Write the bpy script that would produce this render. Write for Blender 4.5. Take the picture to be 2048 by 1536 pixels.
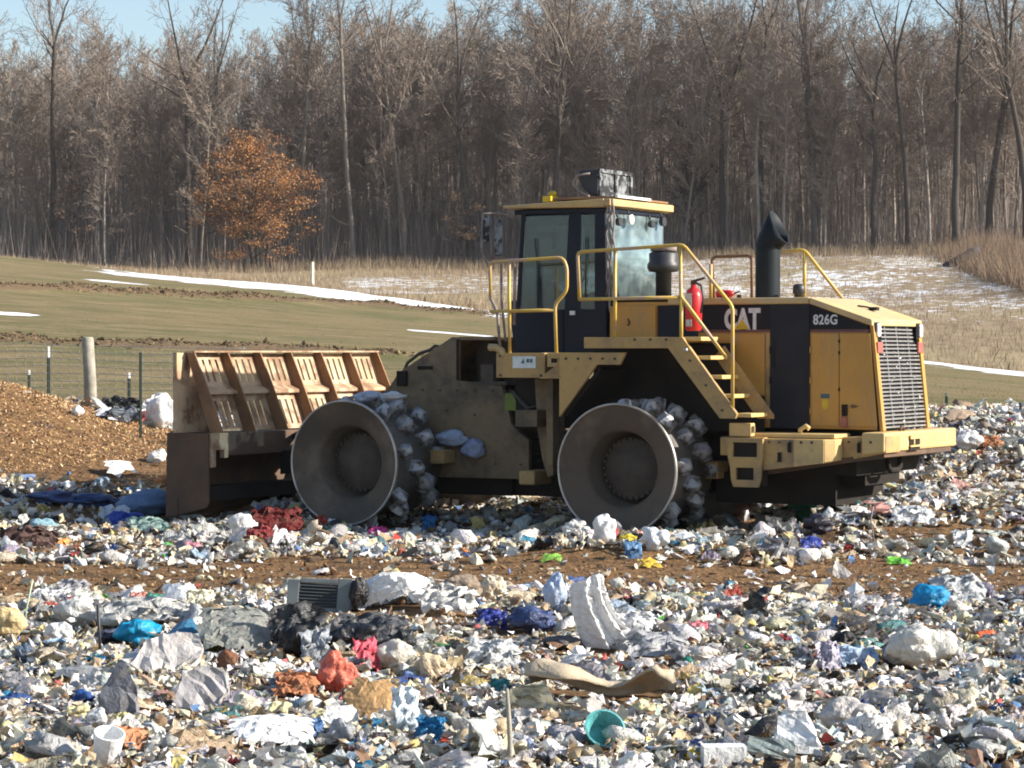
import bpy, bmesh, math, random
import numpy as np
from mathutils import Vector, Matrix, Euler

random.seed(7)
RNG = np.random.default_rng(7)
for o in list(bpy.data.objects):
    bpy.data.objects.remove(o)
scene = bpy.context.scene
C = scene.collection
rad = math.radians

# ------------------------------------------------------------------ camera, sky, sun, exposure
cam_d = bpy.data.cameras.new('camera')
cam = bpy.data.objects.new('camera', cam_d)
C.objects.link(cam)
FPX = 5250.0                       # focal length in photograph pixels (2048 wide)
cam_d.sensor_width = 36.0
cam_d.lens = FPX / 2048 * 36
cam_d.clip_end = 3000
cam.location = (0, 0, 2.0)
cam.rotation_euler = (rad(90) - math.atan(68 / FPX), 0, 0)
scene.camera = cam

SUN_AZ, SUN_EL = -9.0, 27.0        # azimuth from +X towards +Y
w = bpy.data.worlds.new('World')
scene.world = w
w.use_nodes = True
wn = w.node_tree.nodes
sky = wn.new('ShaderNodeTexSky')
sky.sky_type = 'NISHITA'
sky.sun_disc = False
sky.sun_elevation = rad(SUN_EL)
sky.sun_rotation = rad(90 - SUN_AZ)
sky.air_density = 1.0
sky.dust_density = 0.8
sky.ozone_density = 1.5
w.node_tree.links.new(sky.outputs['Color'], wn['Background'].inputs['Color'])
wn['Background'].inputs['Strength'].default_value = 0.088
sd = bpy.data.lights.new('sun', 'SUN')
sun = bpy.data.objects.new('sun', sd)
C.objects.link(sun)
sd.energy = 4.8
sd.angle = rad(0.5)
sd.color = (1.0, 0.93, 0.82)
sv = Vector((math.cos(rad(SUN_EL)) * math.cos(rad(SUN_AZ)), math.cos(rad(SUN_EL)) * math.sin(rad(SUN_AZ)), math.sin(rad(SUN_EL))))
sun.rotation_euler = sv.to_track_quat('Z', 'Y').to_euler()
scene.view_settings.view_transform = 'Standard'
scene.view_settings.look = 'None'
scene.view_settings.exposure = 1.05
scene.view_settings.gamma = 1.0
scene.view_settings.use_curve_mapping = False
scene.cycles.max_bounces = 6
scene.cycles.filter_width = 1.9

# ------------------------------------------------------------------ helpers
def tag(o, label=None, cat=None, group=None, kind=None):
    if label: o['label'] = label
    if cat: o['category'] = cat
    if group: o['group'] = group
    if kind: o['kind'] = kind
    return o

def empty(name, loc=(0, 0, 0), rz=0.0):
    o = bpy.data.objects.new(name, None)
    o.empty_display_size = 0.1
    o.location = loc
    o.rotation_euler = (0, 0, rz)
    C.objects.link(o)
    return o

def link_mesh(name, me, mat=None, parent=None):
    if mat is not None and not me.materials:
        me.materials.append(mat)
    o = bpy.data.objects.new(name, me)
    C.objects.link(o)
    if parent is not None:
        o.parent = parent
    return o

def np_mesh(name, V, F, cols=None, smooth=False, attrs=None):
    """V (n,3), F (m,k) constant face size"""
    V = np.ascontiguousarray(V, dtype=np.float32)
    F = np.ascontiguousarray(F, dtype=np.int32)
    me = bpy.data.meshes.new(name)
    n, (m, k) = len(V), F.shape
    me.vertices.add(n)
    me.vertices.foreach_set('co', V.ravel())
    me.loops.add(m * k)
    me.loops.foreach_set('vertex_index', F.ravel())
    me.polygons.add(m)
    me.polygons.foreach_set('loop_start', np.arange(0, m * k, k, dtype=np.int32))
    me.polygons.foreach_set('loop_total', np.full(m, k, dtype=np.int32))
    me.polygons.foreach_set('use_smooth', np.full(m, smooth, dtype=bool))
    me.update(calc_edges=True)
    if cols is not None:
        a = me.color_attributes.new('tint', 'FLOAT_COLOR', 'POINT')
        c4 = np.ones((n, 4), dtype=np.float32)
        c4[:, :3] = cols
        a.data.foreach_set('color', c4.ravel())
    if attrs:
        for kx, v in attrs.items():
            a = me.attributes.new(kx, 'FLOAT', 'POINT')
            a.data.foreach_set('value', np.ascontiguousarray(v, dtype=np.float32))
    return me

class MB:
    """collects shapes into one bmesh"""
    def __init__(self):
        self.bm = bmesh.new()
    def verts(self, pts):
        return [self.bm.verts.new(p) for p in pts]
    def box(self, x0, x1, y0, y1, z0, z1):
        v = self.verts([(x, y, z) for z in (z0, z1) for x, y in ((x0, y0), (x1, y0), (x1, y1), (x0, y1))])
        for f in ((0, 1, 2, 3), (4, 5, 6, 7), (0, 1, 5, 4), (1, 2, 6, 5), (2, 3, 7, 6), (3, 0, 4, 7)):
            self.bm.faces.new([v[i] for i in f])
        return self
    def prism(self, poly, q0, q1):
        """polygon in (p, z), extruded from q0 to q1"""
        a = self.verts([(p, q0, z) for p, z in poly])
        b = self.verts([(p, q1, z) for p, z in poly])
        n = len(poly)
        self.bm.faces.new(a); self.bm.faces.new(b[::-1])
        for i in range(n):
            j = (i + 1) % n
            self.bm.faces.new((a[i], a[j], b[j], b[i]))
        return self
    def loft(self, A, B):
        a, b = self.verts(A), self.verts(B)
        n = len(A)
        self.bm.faces.new(a); self.bm.faces.new(b[::-1])
        for i in range(n):
            j = (i + 1) % n
            self.bm.faces.new((a[i], a[j], b[j], b[i]))
        return self
    def quadsheet(self, pts, t, nrm):
        nv = Vector(nrm).normalized() * t
        return self.loft([Vector(p) for p in pts], [Vector(p) + nv for p in pts])
    def tube(self, pts, r, n=8, cap=True):
        pts = [Vector(p) for p in pts]
        rs = r if isinstance(r, (list, tuple)) else [r] * len(pts)
        rings = []
        up = None
        for i, p in enumerate(pts):
            d0 = (pts[i] - pts[i - 1]).normalized() if i else (pts[1] - pts[0]).normalized()
            d1 = (pts[i + 1] - pts[i]).normalized() if i < len(pts) - 1 else d0
            d = (d0 + d1)
            d = d.normalized() if d.length > 1e-6 else d0
            if up is None:
                up = Vector((0, 0, 1)) if abs(d.z) < .9 else Vector((1, 0, 0))
            s = d.cross(up).normalized()
            up = s.cross(d).normalized()
            k = 1.0 / max(.5, d0.dot(d)) if 0 < i < len(pts) - 1 else 1.0
            rings.append(self.verts([p + (s * math.cos(a) + up * math.sin(a)) * rs[i] * (k if False else 1) for a in [2 * math.pi * j / n for j in range(n)]]))
        for a, b in zip(rings, rings[1:]):
            for j in range(n):
                f = self.bm.faces.new((a[j], a[(j + 1) % n], b[(j + 1) % n], b[j]))
                f.smooth = True
        if cap:
            self.bm.faces.new(rings[0][::-1]); self.bm.faces.new(rings[-1])
        return self
    def lathe_q(self, prof, c, n=48, a0=0.0, a1=2 * math.pi, smooth=True):
        """profile (q, r) revolved round a q-directed axis through c=(p,z)"""
        full = abs(a1 - a0 - 2 * math.pi) < 1e-6
        rings = []
        for q, r in prof:
            m = n if full else n + 1
            rings.append(self.verts([(c[0] + r * math.cos(a0 + (a1 - a0) * j / n), q, c[1] + r * math.sin(a0 + (a1 - a0) * j / n)) for j in range(m)]))
        for a, b in zip(rings, rings[1:]):
            for j in range(n):
                k = (j + 1) % len(a)
                f = self.bm.faces.new((a[j], a[k], b[k], b[j]))
                f.smooth = smooth
        self.rings = rings
        return self
    def lathe_z(self, prof, c, n=24, smooth=True, cap=True):
        rings = [self.verts([(c[0] + r * math.cos(2 * math.pi * j / n), c[1] + r * math.sin(2 * math.pi * j / n), z) for j in range(n)]) for z, r in prof]
        for a, b in zip(rings, rings[1:]):
            for j in range(n):
                f = self.bm.faces.new((a[j], a[(j + 1) % n], b[(j + 1) % n], b[j]))
                f.smooth = smooth
        if cap:
            self.bm.faces.new(rings[0][::-1]); self.bm.faces.new(rings[-1])
        return self
    def mesh(self, name, recalc=True):
        if recalc:
            bmesh.ops.recalc_face_normals(self.bm, faces=self.bm.faces[:])
        me = bpy.data.meshes.new(name)
        self.bm.to_mesh(me)
        self.bm.free()
        return me
    def build(self, name, mat, parent=None, bevel=0.0, label=None):
        o = link_mesh(name, self.mesh(name), mat, parent)
        if bevel:
            m = o.modifiers.new('bevel', 'BEVEL')
            m.width = bevel; m.segments = 2; m.limit_method = 'ANGLE'; m.angle_limit = rad(40)
        if label: o['label'] = label
        return o

# ------------------------------------------------------------------ materials
def base_mat(name):
    m = bpy.data.materials.new(name)
    m.use_nodes = True
    nt = m.node_tree
    return m, nt, nt.nodes['Principled BSDF']

def N(nt, t, **kw):
    n = nt.nodes.new(t)
    for k, v in kw.items():
        if k in n.inputs: n.inputs[k].default_value = v
        else: setattr(n, k, v)
    return n

def noise(nt, vec, scale, detail=4, rough=.55):
    n = nt.nodes.new('ShaderNodeTexNoise')
    n.inputs['Scale'].default_value = scale
    n.inputs['Detail'].default_value = detail
    n.inputs['Roughness'].default_value = rough
    if vec is not None: nt.links.new(vec, n.inputs['Vector'])
    return n.outputs['Fac']

def ramp(nt, fac, a, b):
    n = nt.nodes.new('ShaderNodeMapRange')
    n.inputs['From Min'].default_value = a
    n.inputs['From Max'].default_value = b
    n.interpolation_type = 'SMOOTHSTEP'
    nt.links.new(fac, n.inputs['Value'])
    return n.outputs['Result']

def mix(nt, fac, a, b, mode='MIX'):
    n = nt.nodes.new('ShaderNodeMix')
    n.data_type = 'RGBA'; n.blend_type = mode
    for s, v in ((n.inputs[0], fac), (n.inputs[6], a), (n.inputs[7], b)):
        if isinstance(v, (tuple, list)): s.default_value = (*v, 1) if len(v) == 3 else v
        elif isinstance(v, (int, float)): s.default_value = v
        else: nt.links.new(v, s)
    return n.outputs[2]

def math_(nt, op, a, b=None):
    n = nt.nodes.new('ShaderNodeMath'); n.operation = op
    for s, v in zip(n.inputs, (a, b)):
        if v is None: continue
        if isinstance(v, (int, float)): s.default_value = v
        else: nt.links.new(v, s)
    return n.outputs[0]

def bump(nt, bs, h, strength, dist):
    n = nt.nodes.new('ShaderNodeBump')
    n.inputs['Strength'].default_value = strength
    n.inputs['Distance'].default_value = dist
    nt.links.new(h, n.inputs['Height'])
    nt.links.new(n.outputs[0], bs.inputs['Normal'])

def pmat(name, c1, c2=None, scale=4.0, rough=.6, metal=0.0, dirt=None, dirt_at=(.5, .68), dirt_scale=2.2, bmp=0.0, streak=False, spec=None):
    m, nt, bs = base_mat(name)
    tc = N(nt, 'ShaderNodeTexCoord').outputs['Object']
    if c2 is None: c2 = tuple(x * .8 for x in c1)
    col = mix(nt, ramp(nt, noise(nt, tc, scale, 5), .35, .65), c1, c2)
    if dirt is not None:
        v = tc
        if streak:
            mp = N(nt, 'ShaderNodeMapping'); mp.inputs['Scale'].default_value = (3, 3, .6)
            nt.links.new(tc, mp.inputs['Vector']); v = mp.outputs[0]
        f = ramp(nt, noise(nt, v, dirt_scale, 7, .65), *dirt_at)
        col = mix(nt, f, col, dirt)
        f2 = ramp(nt, noise(nt, v, dirt_scale * 7, 5, .7), .55, .75)
        col = mix(nt, math_(nt, 'MULTIPLY', f2, .6), col, tuple(x * .55 for x in dirt))
        nt.links.new(math_(nt, 'MAXIMUM', math_(nt, 'MULTIPLY', f, .85), rough), bs.inputs['Roughness'])
    else:
        bs.inputs['Roughness'].default_value = rough
    bs.inputs['Metallic'].default_value = metal
    if spec is not None: bs.inputs['Specular IOR Level'].default_value = spec
    nt.links.new(col, bs.inputs['Base Color'])
    if bmp:
        bump(nt, bs, noise(nt, tc, scale * 6, 4), bmp, .01)
    return m

DUST = (.33, .25, .16)
MT = {}
MT['hood'] = pmat('hood_yellow_paint', (.55, .275, .045), (.49, .25, .045), 2.0, .42, dirt=(.36, .235, .11), dirt_at=(.50, .80), streak=True)
MT['hoodtop'] = pmat('hood_top_dusty_paint', (.60, .43, .19), (.52, .36, .15), 2.5, .6, dirt=(.45, .36, .22), dirt_at=(.4, .7))
MT['frame'] = pmat('dusty_frame_paint', (.46, .29, .10), (.38, .245, .10), 2.2, .65, dirt=(.24, .17, .10), dirt_at=(.45, .72), bmp=.25)
MT['fframe'] = pmat('dirty_shaded_frame_paint', (.24, .165, .09), (.185, .132, .076), 1.6, .75, dirt=(.085, .066, .045), dirt_at=(.42, .68), bmp=.3)  # dirt, plus the shade on the lower frame put into the darker colour
MT['bumper'] = pmat('pale_bumper_paint', (.60, .42, .17), (.52, .36, .15), 2.2, .6, dirt=(.36, .25, .13), dirt_at=(.5, .75), bmp=.3)
MT['rail'] = pmat('handrail_yellow', (.62, .42, .07), (.55, .36, .08), 5, .5, dirt=(.46, .33, .24), dirt_at=(.46, .62), dirt_scale=3)
MT['tread'] = pmat('tread_paint', (.68, .47, .17), (.55, .38, .14), 6, .6)
MT['black'] = pmat('black_paint', (.012, .012, .016), (.017, .017, .02), 4, .45, dirt=(.035, .031, .028), dirt_at=(.55, .9), streak=True, spec=.15)
MT['navy'] = pmat('dark_cab_paint', (.007, .010, .022), (.010, .013, .027), 4, .35, spec=.2)
MT['cooldoor'] = pmat('dark_service_door', (.022, .023, .030), (.028, .03, .036), 3, .55, dirt=(.05, .045, .04), dirt_at=(.55, .9), streak=True, spec=.15)
MT['disc'] = pmat('dirty_wheel_disc', (.105, .078, .057), (.075, .060, .047), 2.0, .85, dirt=(.155, .12, .088), dirt_scale=1.8, dirt_at=(.48, .7), bmp=.4)
MT['hub'] = pmat('dirty_hub', (.09, .07, .055), (.062, .05, .042), 5, .85, dirt=(.12, .093, .073), bmp=.4)
MT['drum'] = pmat('drum_steel', (.19, .175, .155), (.115, .105, .095), 4, .6, metal=.15, dirt=(.12, .10, .08), bmp=.5)
MT['edge'] = pmat('polished_edge', (.50, .47, .43), (.38, .36, .34), 6, .4, metal=.6, dirt=(.3, .25, .2))
MT['cleat'] = pmat('polished_cleat_steel', (.46, .46, .47), (.27, .27, .28), 9, .5, metal=.4, dirt=(.13, .11, .09), dirt_at=(.48, .6), dirt_scale=8, bmp=.4)
MT['blade'] = pmat('worn_blade_paint', (.54, .40, .265), (.44, .29, .165), 1.6, .7, dirt=(.24, .14, .08), dirt_at=(.46, .60), dirt_scale=2.8, bmp=.3)
MT['rib'] = pmat('shaded_blade_rib', (.27, .14, .06), (.21, .11, .05), 3, .7, dirt=(.17, .09, .05), dirt_at=(.45, .7), bmp=.3)  # brown darkened for the ribs' unlit side faces
MT['rust'] = pmat('rusty_blade_box', (.12, .066, .036), (.08, .050, .034), 3, .8, dirt=(.19, .115, .06), dirt_at=(.55, .75), bmp=.4)
MT['under'] = pmat('dark_underbody', (.026, .021, .017), (.018, .015, .013), 3, .85, spec=.2)  # near black, with the shade under the machine put into the colour
MT['rubber'] = pmat('black_plastic', (.02, .022, .026), (.03, .032, .036), 6, .5)
MT['exh'] = pmat('exhaust_stack_black', (.012, .016, .022), (.018, .024, .027), 3, .5, dirt=(.035, .045, .042), dirt_at=(.55, .85), spec=.15)
MT['red'] = pmat('extinguisher_red', (.58, .022, .03), (.50, .02, .025), 6, .35)
MT['taillamp'] = pmat('red_lamp_lens', (.42, .13, .11), None, 6, .25)
MT['white'] = pmat('white_plastic', (.82, .82, .80), (.7, .7, .68), 6, .5)
MT['silver'] = pmat('silver_grille_bar', (.50, .50, .50), (.36, .36, .36), 7, .45, metal=.5, dirt=(.25, .24, .22))
MT['ac'] = pmat('unit_shell', (.24, .26, .27), (.13, .14, .15), 9, .6, metal=.2, dirt=(.02, .02, .024), dirt_at=(.46, .52), dirt_scale=7)
MT['letter'] = pmat('letter_white', (.72, .72, .72), None, 8, .5)
MT['yellowdecal'] = pmat('decal_yellow', (.70, .48, .02), None, 8, .5)
MT['pinstripe'] = pmat('decal_dark_red', (.16, .055, .06), None, 8, .5)
MT['sticker'] = pmat('sticker_white', (.72, .76, .74), None, 8, .5)
MT['stickerink'] = pmat('sticker_ink', (.06, .13, .16), None, 8, .5)
MT['seat'] = pmat('seat_fabric', (.045, .07, .12), (.03, .05, .09), 8, .8)
MT['cable'] = pmat('dusty_cable', (.30, .25, .23), (.18, .15, .14), 12, .8)
MT['green'] = pmat('green_tag', (.16, .22, .03), None, 8, .6)
MT['hose'] = pmat('hydraulic_hose', (.05, .045, .03), None, 9, .5)

def glass_mat(name, tint, veil, veilcol):
    m, nt, bs = base_mat(name)
    tc = N(nt, 'ShaderNodeTexCoord').outputs['Object']
    tr = N(nt, 'ShaderNodeBsdfTransparent'); tr.inputs['Color'].default_value = (*tint, 1)
    gl = N(nt, 'ShaderNodeBsdfGlossy'); gl.inputs['Roughness'].default_value = .05
    gl.inputs['Color'].default_value = (.9, .95, 1, 1)
    fr = N(nt, 'ShaderNodeFresnel'); fr.inputs['IOR'].default_value = 1.5
    m1 = N(nt, 'ShaderNodeMixShader')
    nt.links.new(fr.outputs[0], m1.inputs[0]); nt.links.new(tr.outputs[0], m1.inputs[1]); nt.links.new(gl.outputs[0], m1.inputs[2])
    df = N(nt, 'ShaderNodeBsdfDiffuse'); df.inputs['Color'].default_value = (*veilcol, 1)
    m2 = N(nt, 'ShaderNodeMixShader')
    f = ramp(nt, noise(nt, tc, 5, 6, .65), .3, .8)
    nt.links.new(math_(nt, 'MULTIPLY_ADD', f, veil), m2.inputs[0])
    f_node = m2.inputs[0].links[0].from_node; f_node.inputs[2].default_value = veil * .3
    nt.links.new(m1.outputs[0], m2.inputs[1]); nt.links.new(df.outputs[0], m2.inputs[2])
    nt.links.new(m2.outputs[0], nt.nodes['Material Output'].inputs[0])
    return m
MT['glass'] = glass_mat('tinted_cab_glass', (.60, .69, .72), .05, (.35, .45, .5))
MT['rearglass'] = glass_mat('veiled_rear_glass', (.68, .75, .77), .26, (.55, .68, .68))  # pale teal diffuse layer mixed over the rear pane

def tint_mat(name, rough, var=.25, trans=0.0, scale=9.0, bmp=.4, spec=.5, grime=.45):
    """one material for many loose pieces, each with its own colour in the 'tint' attribute"""
    m, nt, bs = base_mat(name)
    tc = N(nt, 'ShaderNodeTexCoord').outputs['Object']
    at = N(nt, 'ShaderNodeAttribute'); at.attribute_name = 'tint'
    f = ramp(nt, noise(nt, tc, scale, 6, .65), .45, .75)
    c = mix(nt, math_(nt, 'MULTIPLY', f, grime), at.outputs['Color'], (.20, .155, .10))
    f2 = ramp(nt, noise(nt, tc, scale * 4, 4, .6), .3, .7)
    c = mix(nt, math_(nt, 'MULTIPLY', f2, var), c, mix(nt, 1.0, c, (.45, .45, .47), 'MULTIPLY'))
    nt.links.new(c, bs.inputs['Base Color'])
    bs.inputs['Roughness'].default_value = rough
    bs.inputs['Specular IOR Level'].default_value = spec
    if bmp:
        nn_ = N(nt, 'ShaderNodeTexNoise'); nn_.inputs['Scale'].default_value = scale * 2.5; nn_.inputs['Detail'].default_value = 5; nn_.inputs['Distortion'].default_value = 1.2
        nt.links.new(tc, nn_.inputs['Vector']); bump(nt, bs, nn_.outputs['Fac'], bmp, .04)
    if trans:
        tl = N(nt, 'ShaderNodeBsdfTranslucent')
        nt.links.new(c, tl.inputs['Color'])
        ms = N(nt, 'ShaderNodeMixShader'); ms.inputs[0].default_value = trans
        nt.links.new(bs.outputs[0], ms.inputs[1]); nt.links.new(tl.outputs[0], ms.inputs[2])
        nt.links.new(ms.outputs[0], nt.nodes['Material Output'].inputs[0])
    return m
MT['film'] = tint_mat('plastic_film', .4, .3, .2, 8, .9, .4, .5)
MT['filmh'] = tint_mat('clean_plastic_film', .4, .25, .2, 5, .9, .4, .2)
MT['paper'] = tint_mat('paper_card', .8, .35, 0, 8, .4, .3, .5)
MT['hard'] = tint_mat('hard_rubbish', .5, .3, 0, 8, .3, .5, .45)
MT['chip'] = tint_mat('wood_chips', .9, .3, 0, 9, 0, .2, .2)
MT['bark'] = tint_mat('bark', .95, .4, 0, 2.5, 0, .1, .0)
MT['leaf'] = tint_mat('dry_leaves', .8, .3, .3, 3, 0, .2, 0)
MT['straw'] = tint_mat('dry_grass', .9, .3, .25, 3, 0, .2, 0)

# ------------------------------------------------------------------ the terrain
def sins(x, y, sc, seed, n=6):
    r = np.random.default_rng(seed)
    o = np.zeros_like(x, dtype=float)
    for i in range(n):
        a = r.uniform(0, 2 * np.pi); f = sc * r.uniform(.6, 1.8); ph = r.uniform(0, 6.28)
        o += np.sin((x * np.cos(a) + y * np.sin(a)) * f + ph)
    return o / n ** .5

def smooth(a, b, t):
    s = np.clip((t - a) / (b - a), 0, 1)
    return s * s * (3 - 2 * s)

EDGE_U = [-.2, -.1, -.05, 0, .05, .1, .13, .2]
EDGE_V = [532, 548, 528, 520, 505, 488, 478, 462]
def terrain_raw(x, y):
    """height, and cover weights: mound grass, dry field, snow band, bare soil, snow patches"""
    x = np.asarray(x, float); y = np.asarray(y, float)
    yy = np.maximum(y, 1.0)
    u = np.clip(x / yy, -.26, .26)
    vc = 625 + u / .195 * 118
    yc = np.interp(u, [-.195, .195], [140, 95])
    zc = 2 + (700 - vc) / FPX * yc
    s = np.clip((y - 46) / (yc - 46), 0, 1)
    zm = .85 + (zc - .85) * s
    near = .85 * smooth(31.5, 46, y)
    z = np.where(y < 46, near, zm)
    ve = np.interp(u, EDGE_U, EDGE_V)
    ze = 2 + (700 - ve) / FPX * 230
    y0 = yc + 12
    z0 = 2 + (700 - vc - 6) / FPX * y0 - .25
    t = np.clip((y - y0) / (230 - y0), 0, 3)
    zf = z0 + (ze - z0) * np.minimum(t, 1) ** 1.05
    zf = zf + np.where(y > 230, np.minimum((y - 230) * .15, 34), 0)
    z = np.where(y > yc, np.where(y > y0, zf, zc + (z0 - zc) * smooth(0, 1, (y - yc) / 12)), z)
    # soft undulation
    z = z + np.where(y < 46, sins(x, y, 1.1, 1) * .045 + sins(x, y, 3.2, 2) * .018, 0) * np.where(np.abs(y - 23.4) < 1.8, .35, 1)
    z = z + smooth(46, 60, y) * sins(x, y, .12, 3) * .09 + smooth(110, 150, y) * sins(x, y, .16, 4) * .22
    z = z - .17 * smooth(26.8, 29.2, y) * smooth(35, 32, y)
    # low rise of rubbish in the foreground
    z = z + .10 * np.exp(-((y - 19.2) / 1.4) ** 2) - .10 * np.exp(-((y - 23.4) / 1.5) ** 2)
    # turned-up berms on the mound
    yb = np.interp(u, [-.195, -.1, -.05, -.01, .05], [95, 105, 112, 110, 108])
    wob = sins(x, y * 0, .5, 8) * .5
    b1 = np.exp(-((y - yb - wob) / 1.5) ** 2) * smooth(.02, -.01, u)
    b2 = np.exp(-((y - 64.5 - wob - 14 * (u + .195)) / 1.5) ** 2) * smooth(-.03, -.06, u)
    z = z + b1 * (.20 + .08 * sins(x, y, 1.6, 5)) + b2 * (.12 + .06 * sins(x, y, 1.9, 6))
    # the heap base of mulch at the left
    r2 = ((x + 8.6) / 2.9) ** 2 + ((y - 40.0) / 3.2) ** 2
    z = z + 1.08 * np.exp(-r2 * 1.55)
    # heap of rubbish behind the post
    z = z + .16 * np.exp(-(((x + 5.9) / .8) ** 2 + ((y - 42.6) / 1.3) ** 2))
    # rubbish piled to the right behind the machine
    z = z + .22 * smooth(5.5, 8, x) * smooth(30, 34, y) * smooth(47, 43, y)
    z = z + .52 * smooth(2.5, 4.3, x - .25 * (y - 28)) * smooth(25.8, 28.9, y) * smooth(45, 33, y)
    # covers
    mound = smooth(45.5, 47, y) * smooth(2, -1, y - yc)
    field = smooth(-1, 3, y - yc)
    bw = np.interp(u, [-.195, -.05, .195], [8.5, 8.0, 5.5])
    band = np.clip(1 - np.abs((y - (yc - bw * .5)) / (bw * .95)) ** 1.2, 0, 1) * np.where(u < 0, smooth(-.172, -.14, u), smooth(.13, .14, u))
    def patch(u0, u1, ya, yb_):
        return smooth(u0 - .006, u0 + .004, u) * smooth(u1 + .006, u1 - .004, u) * smooth(ya - .8, ya, y) * smooth(yb_ + .8, yb_, y)
    band = np.maximum(band, patch(-.038, -.006, 87.2, 88.2) * .8)
    band = np.maximum(band, patch(-.21, -.182, 77.5, 78.5) * .8)
    band = np.maximum(band, patch(-.107, -.093, 111, 113) * .7)
    band = np.maximum(band, patch(-.16, -.135, 113, 114) * .6)
    soil = np.clip(b1 * 1.3 + b2 * 1.25, 0, 1)
    st = smooth(45.0, 48, y) * smooth(57, 50, y) * .0
    soil = np.maximum(soil, st)
    vv = 700 - (z - 2) / yy * FPX
    patches = np.where(u > .02, smooth(690, 600, vv) * smooth(488, 512, vv), smooth(600, 585, vv) * smooth(540, 556, vv) * smooth(-.075, -.06, u)) * field
    patches = np.maximum(patches, 1.6 * field * smooth(.088, .098, u) * smooth(.134, .128, u) * np.exp(-((vv - np.interp(u, [.09, .13], [494, 478])) / 7.0) ** 2))
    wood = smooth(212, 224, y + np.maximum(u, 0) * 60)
    return z, mound, field, band, soil, patches, wood

def ground_z(x, y):
    return terrain_raw(x, y)[0]

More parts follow.
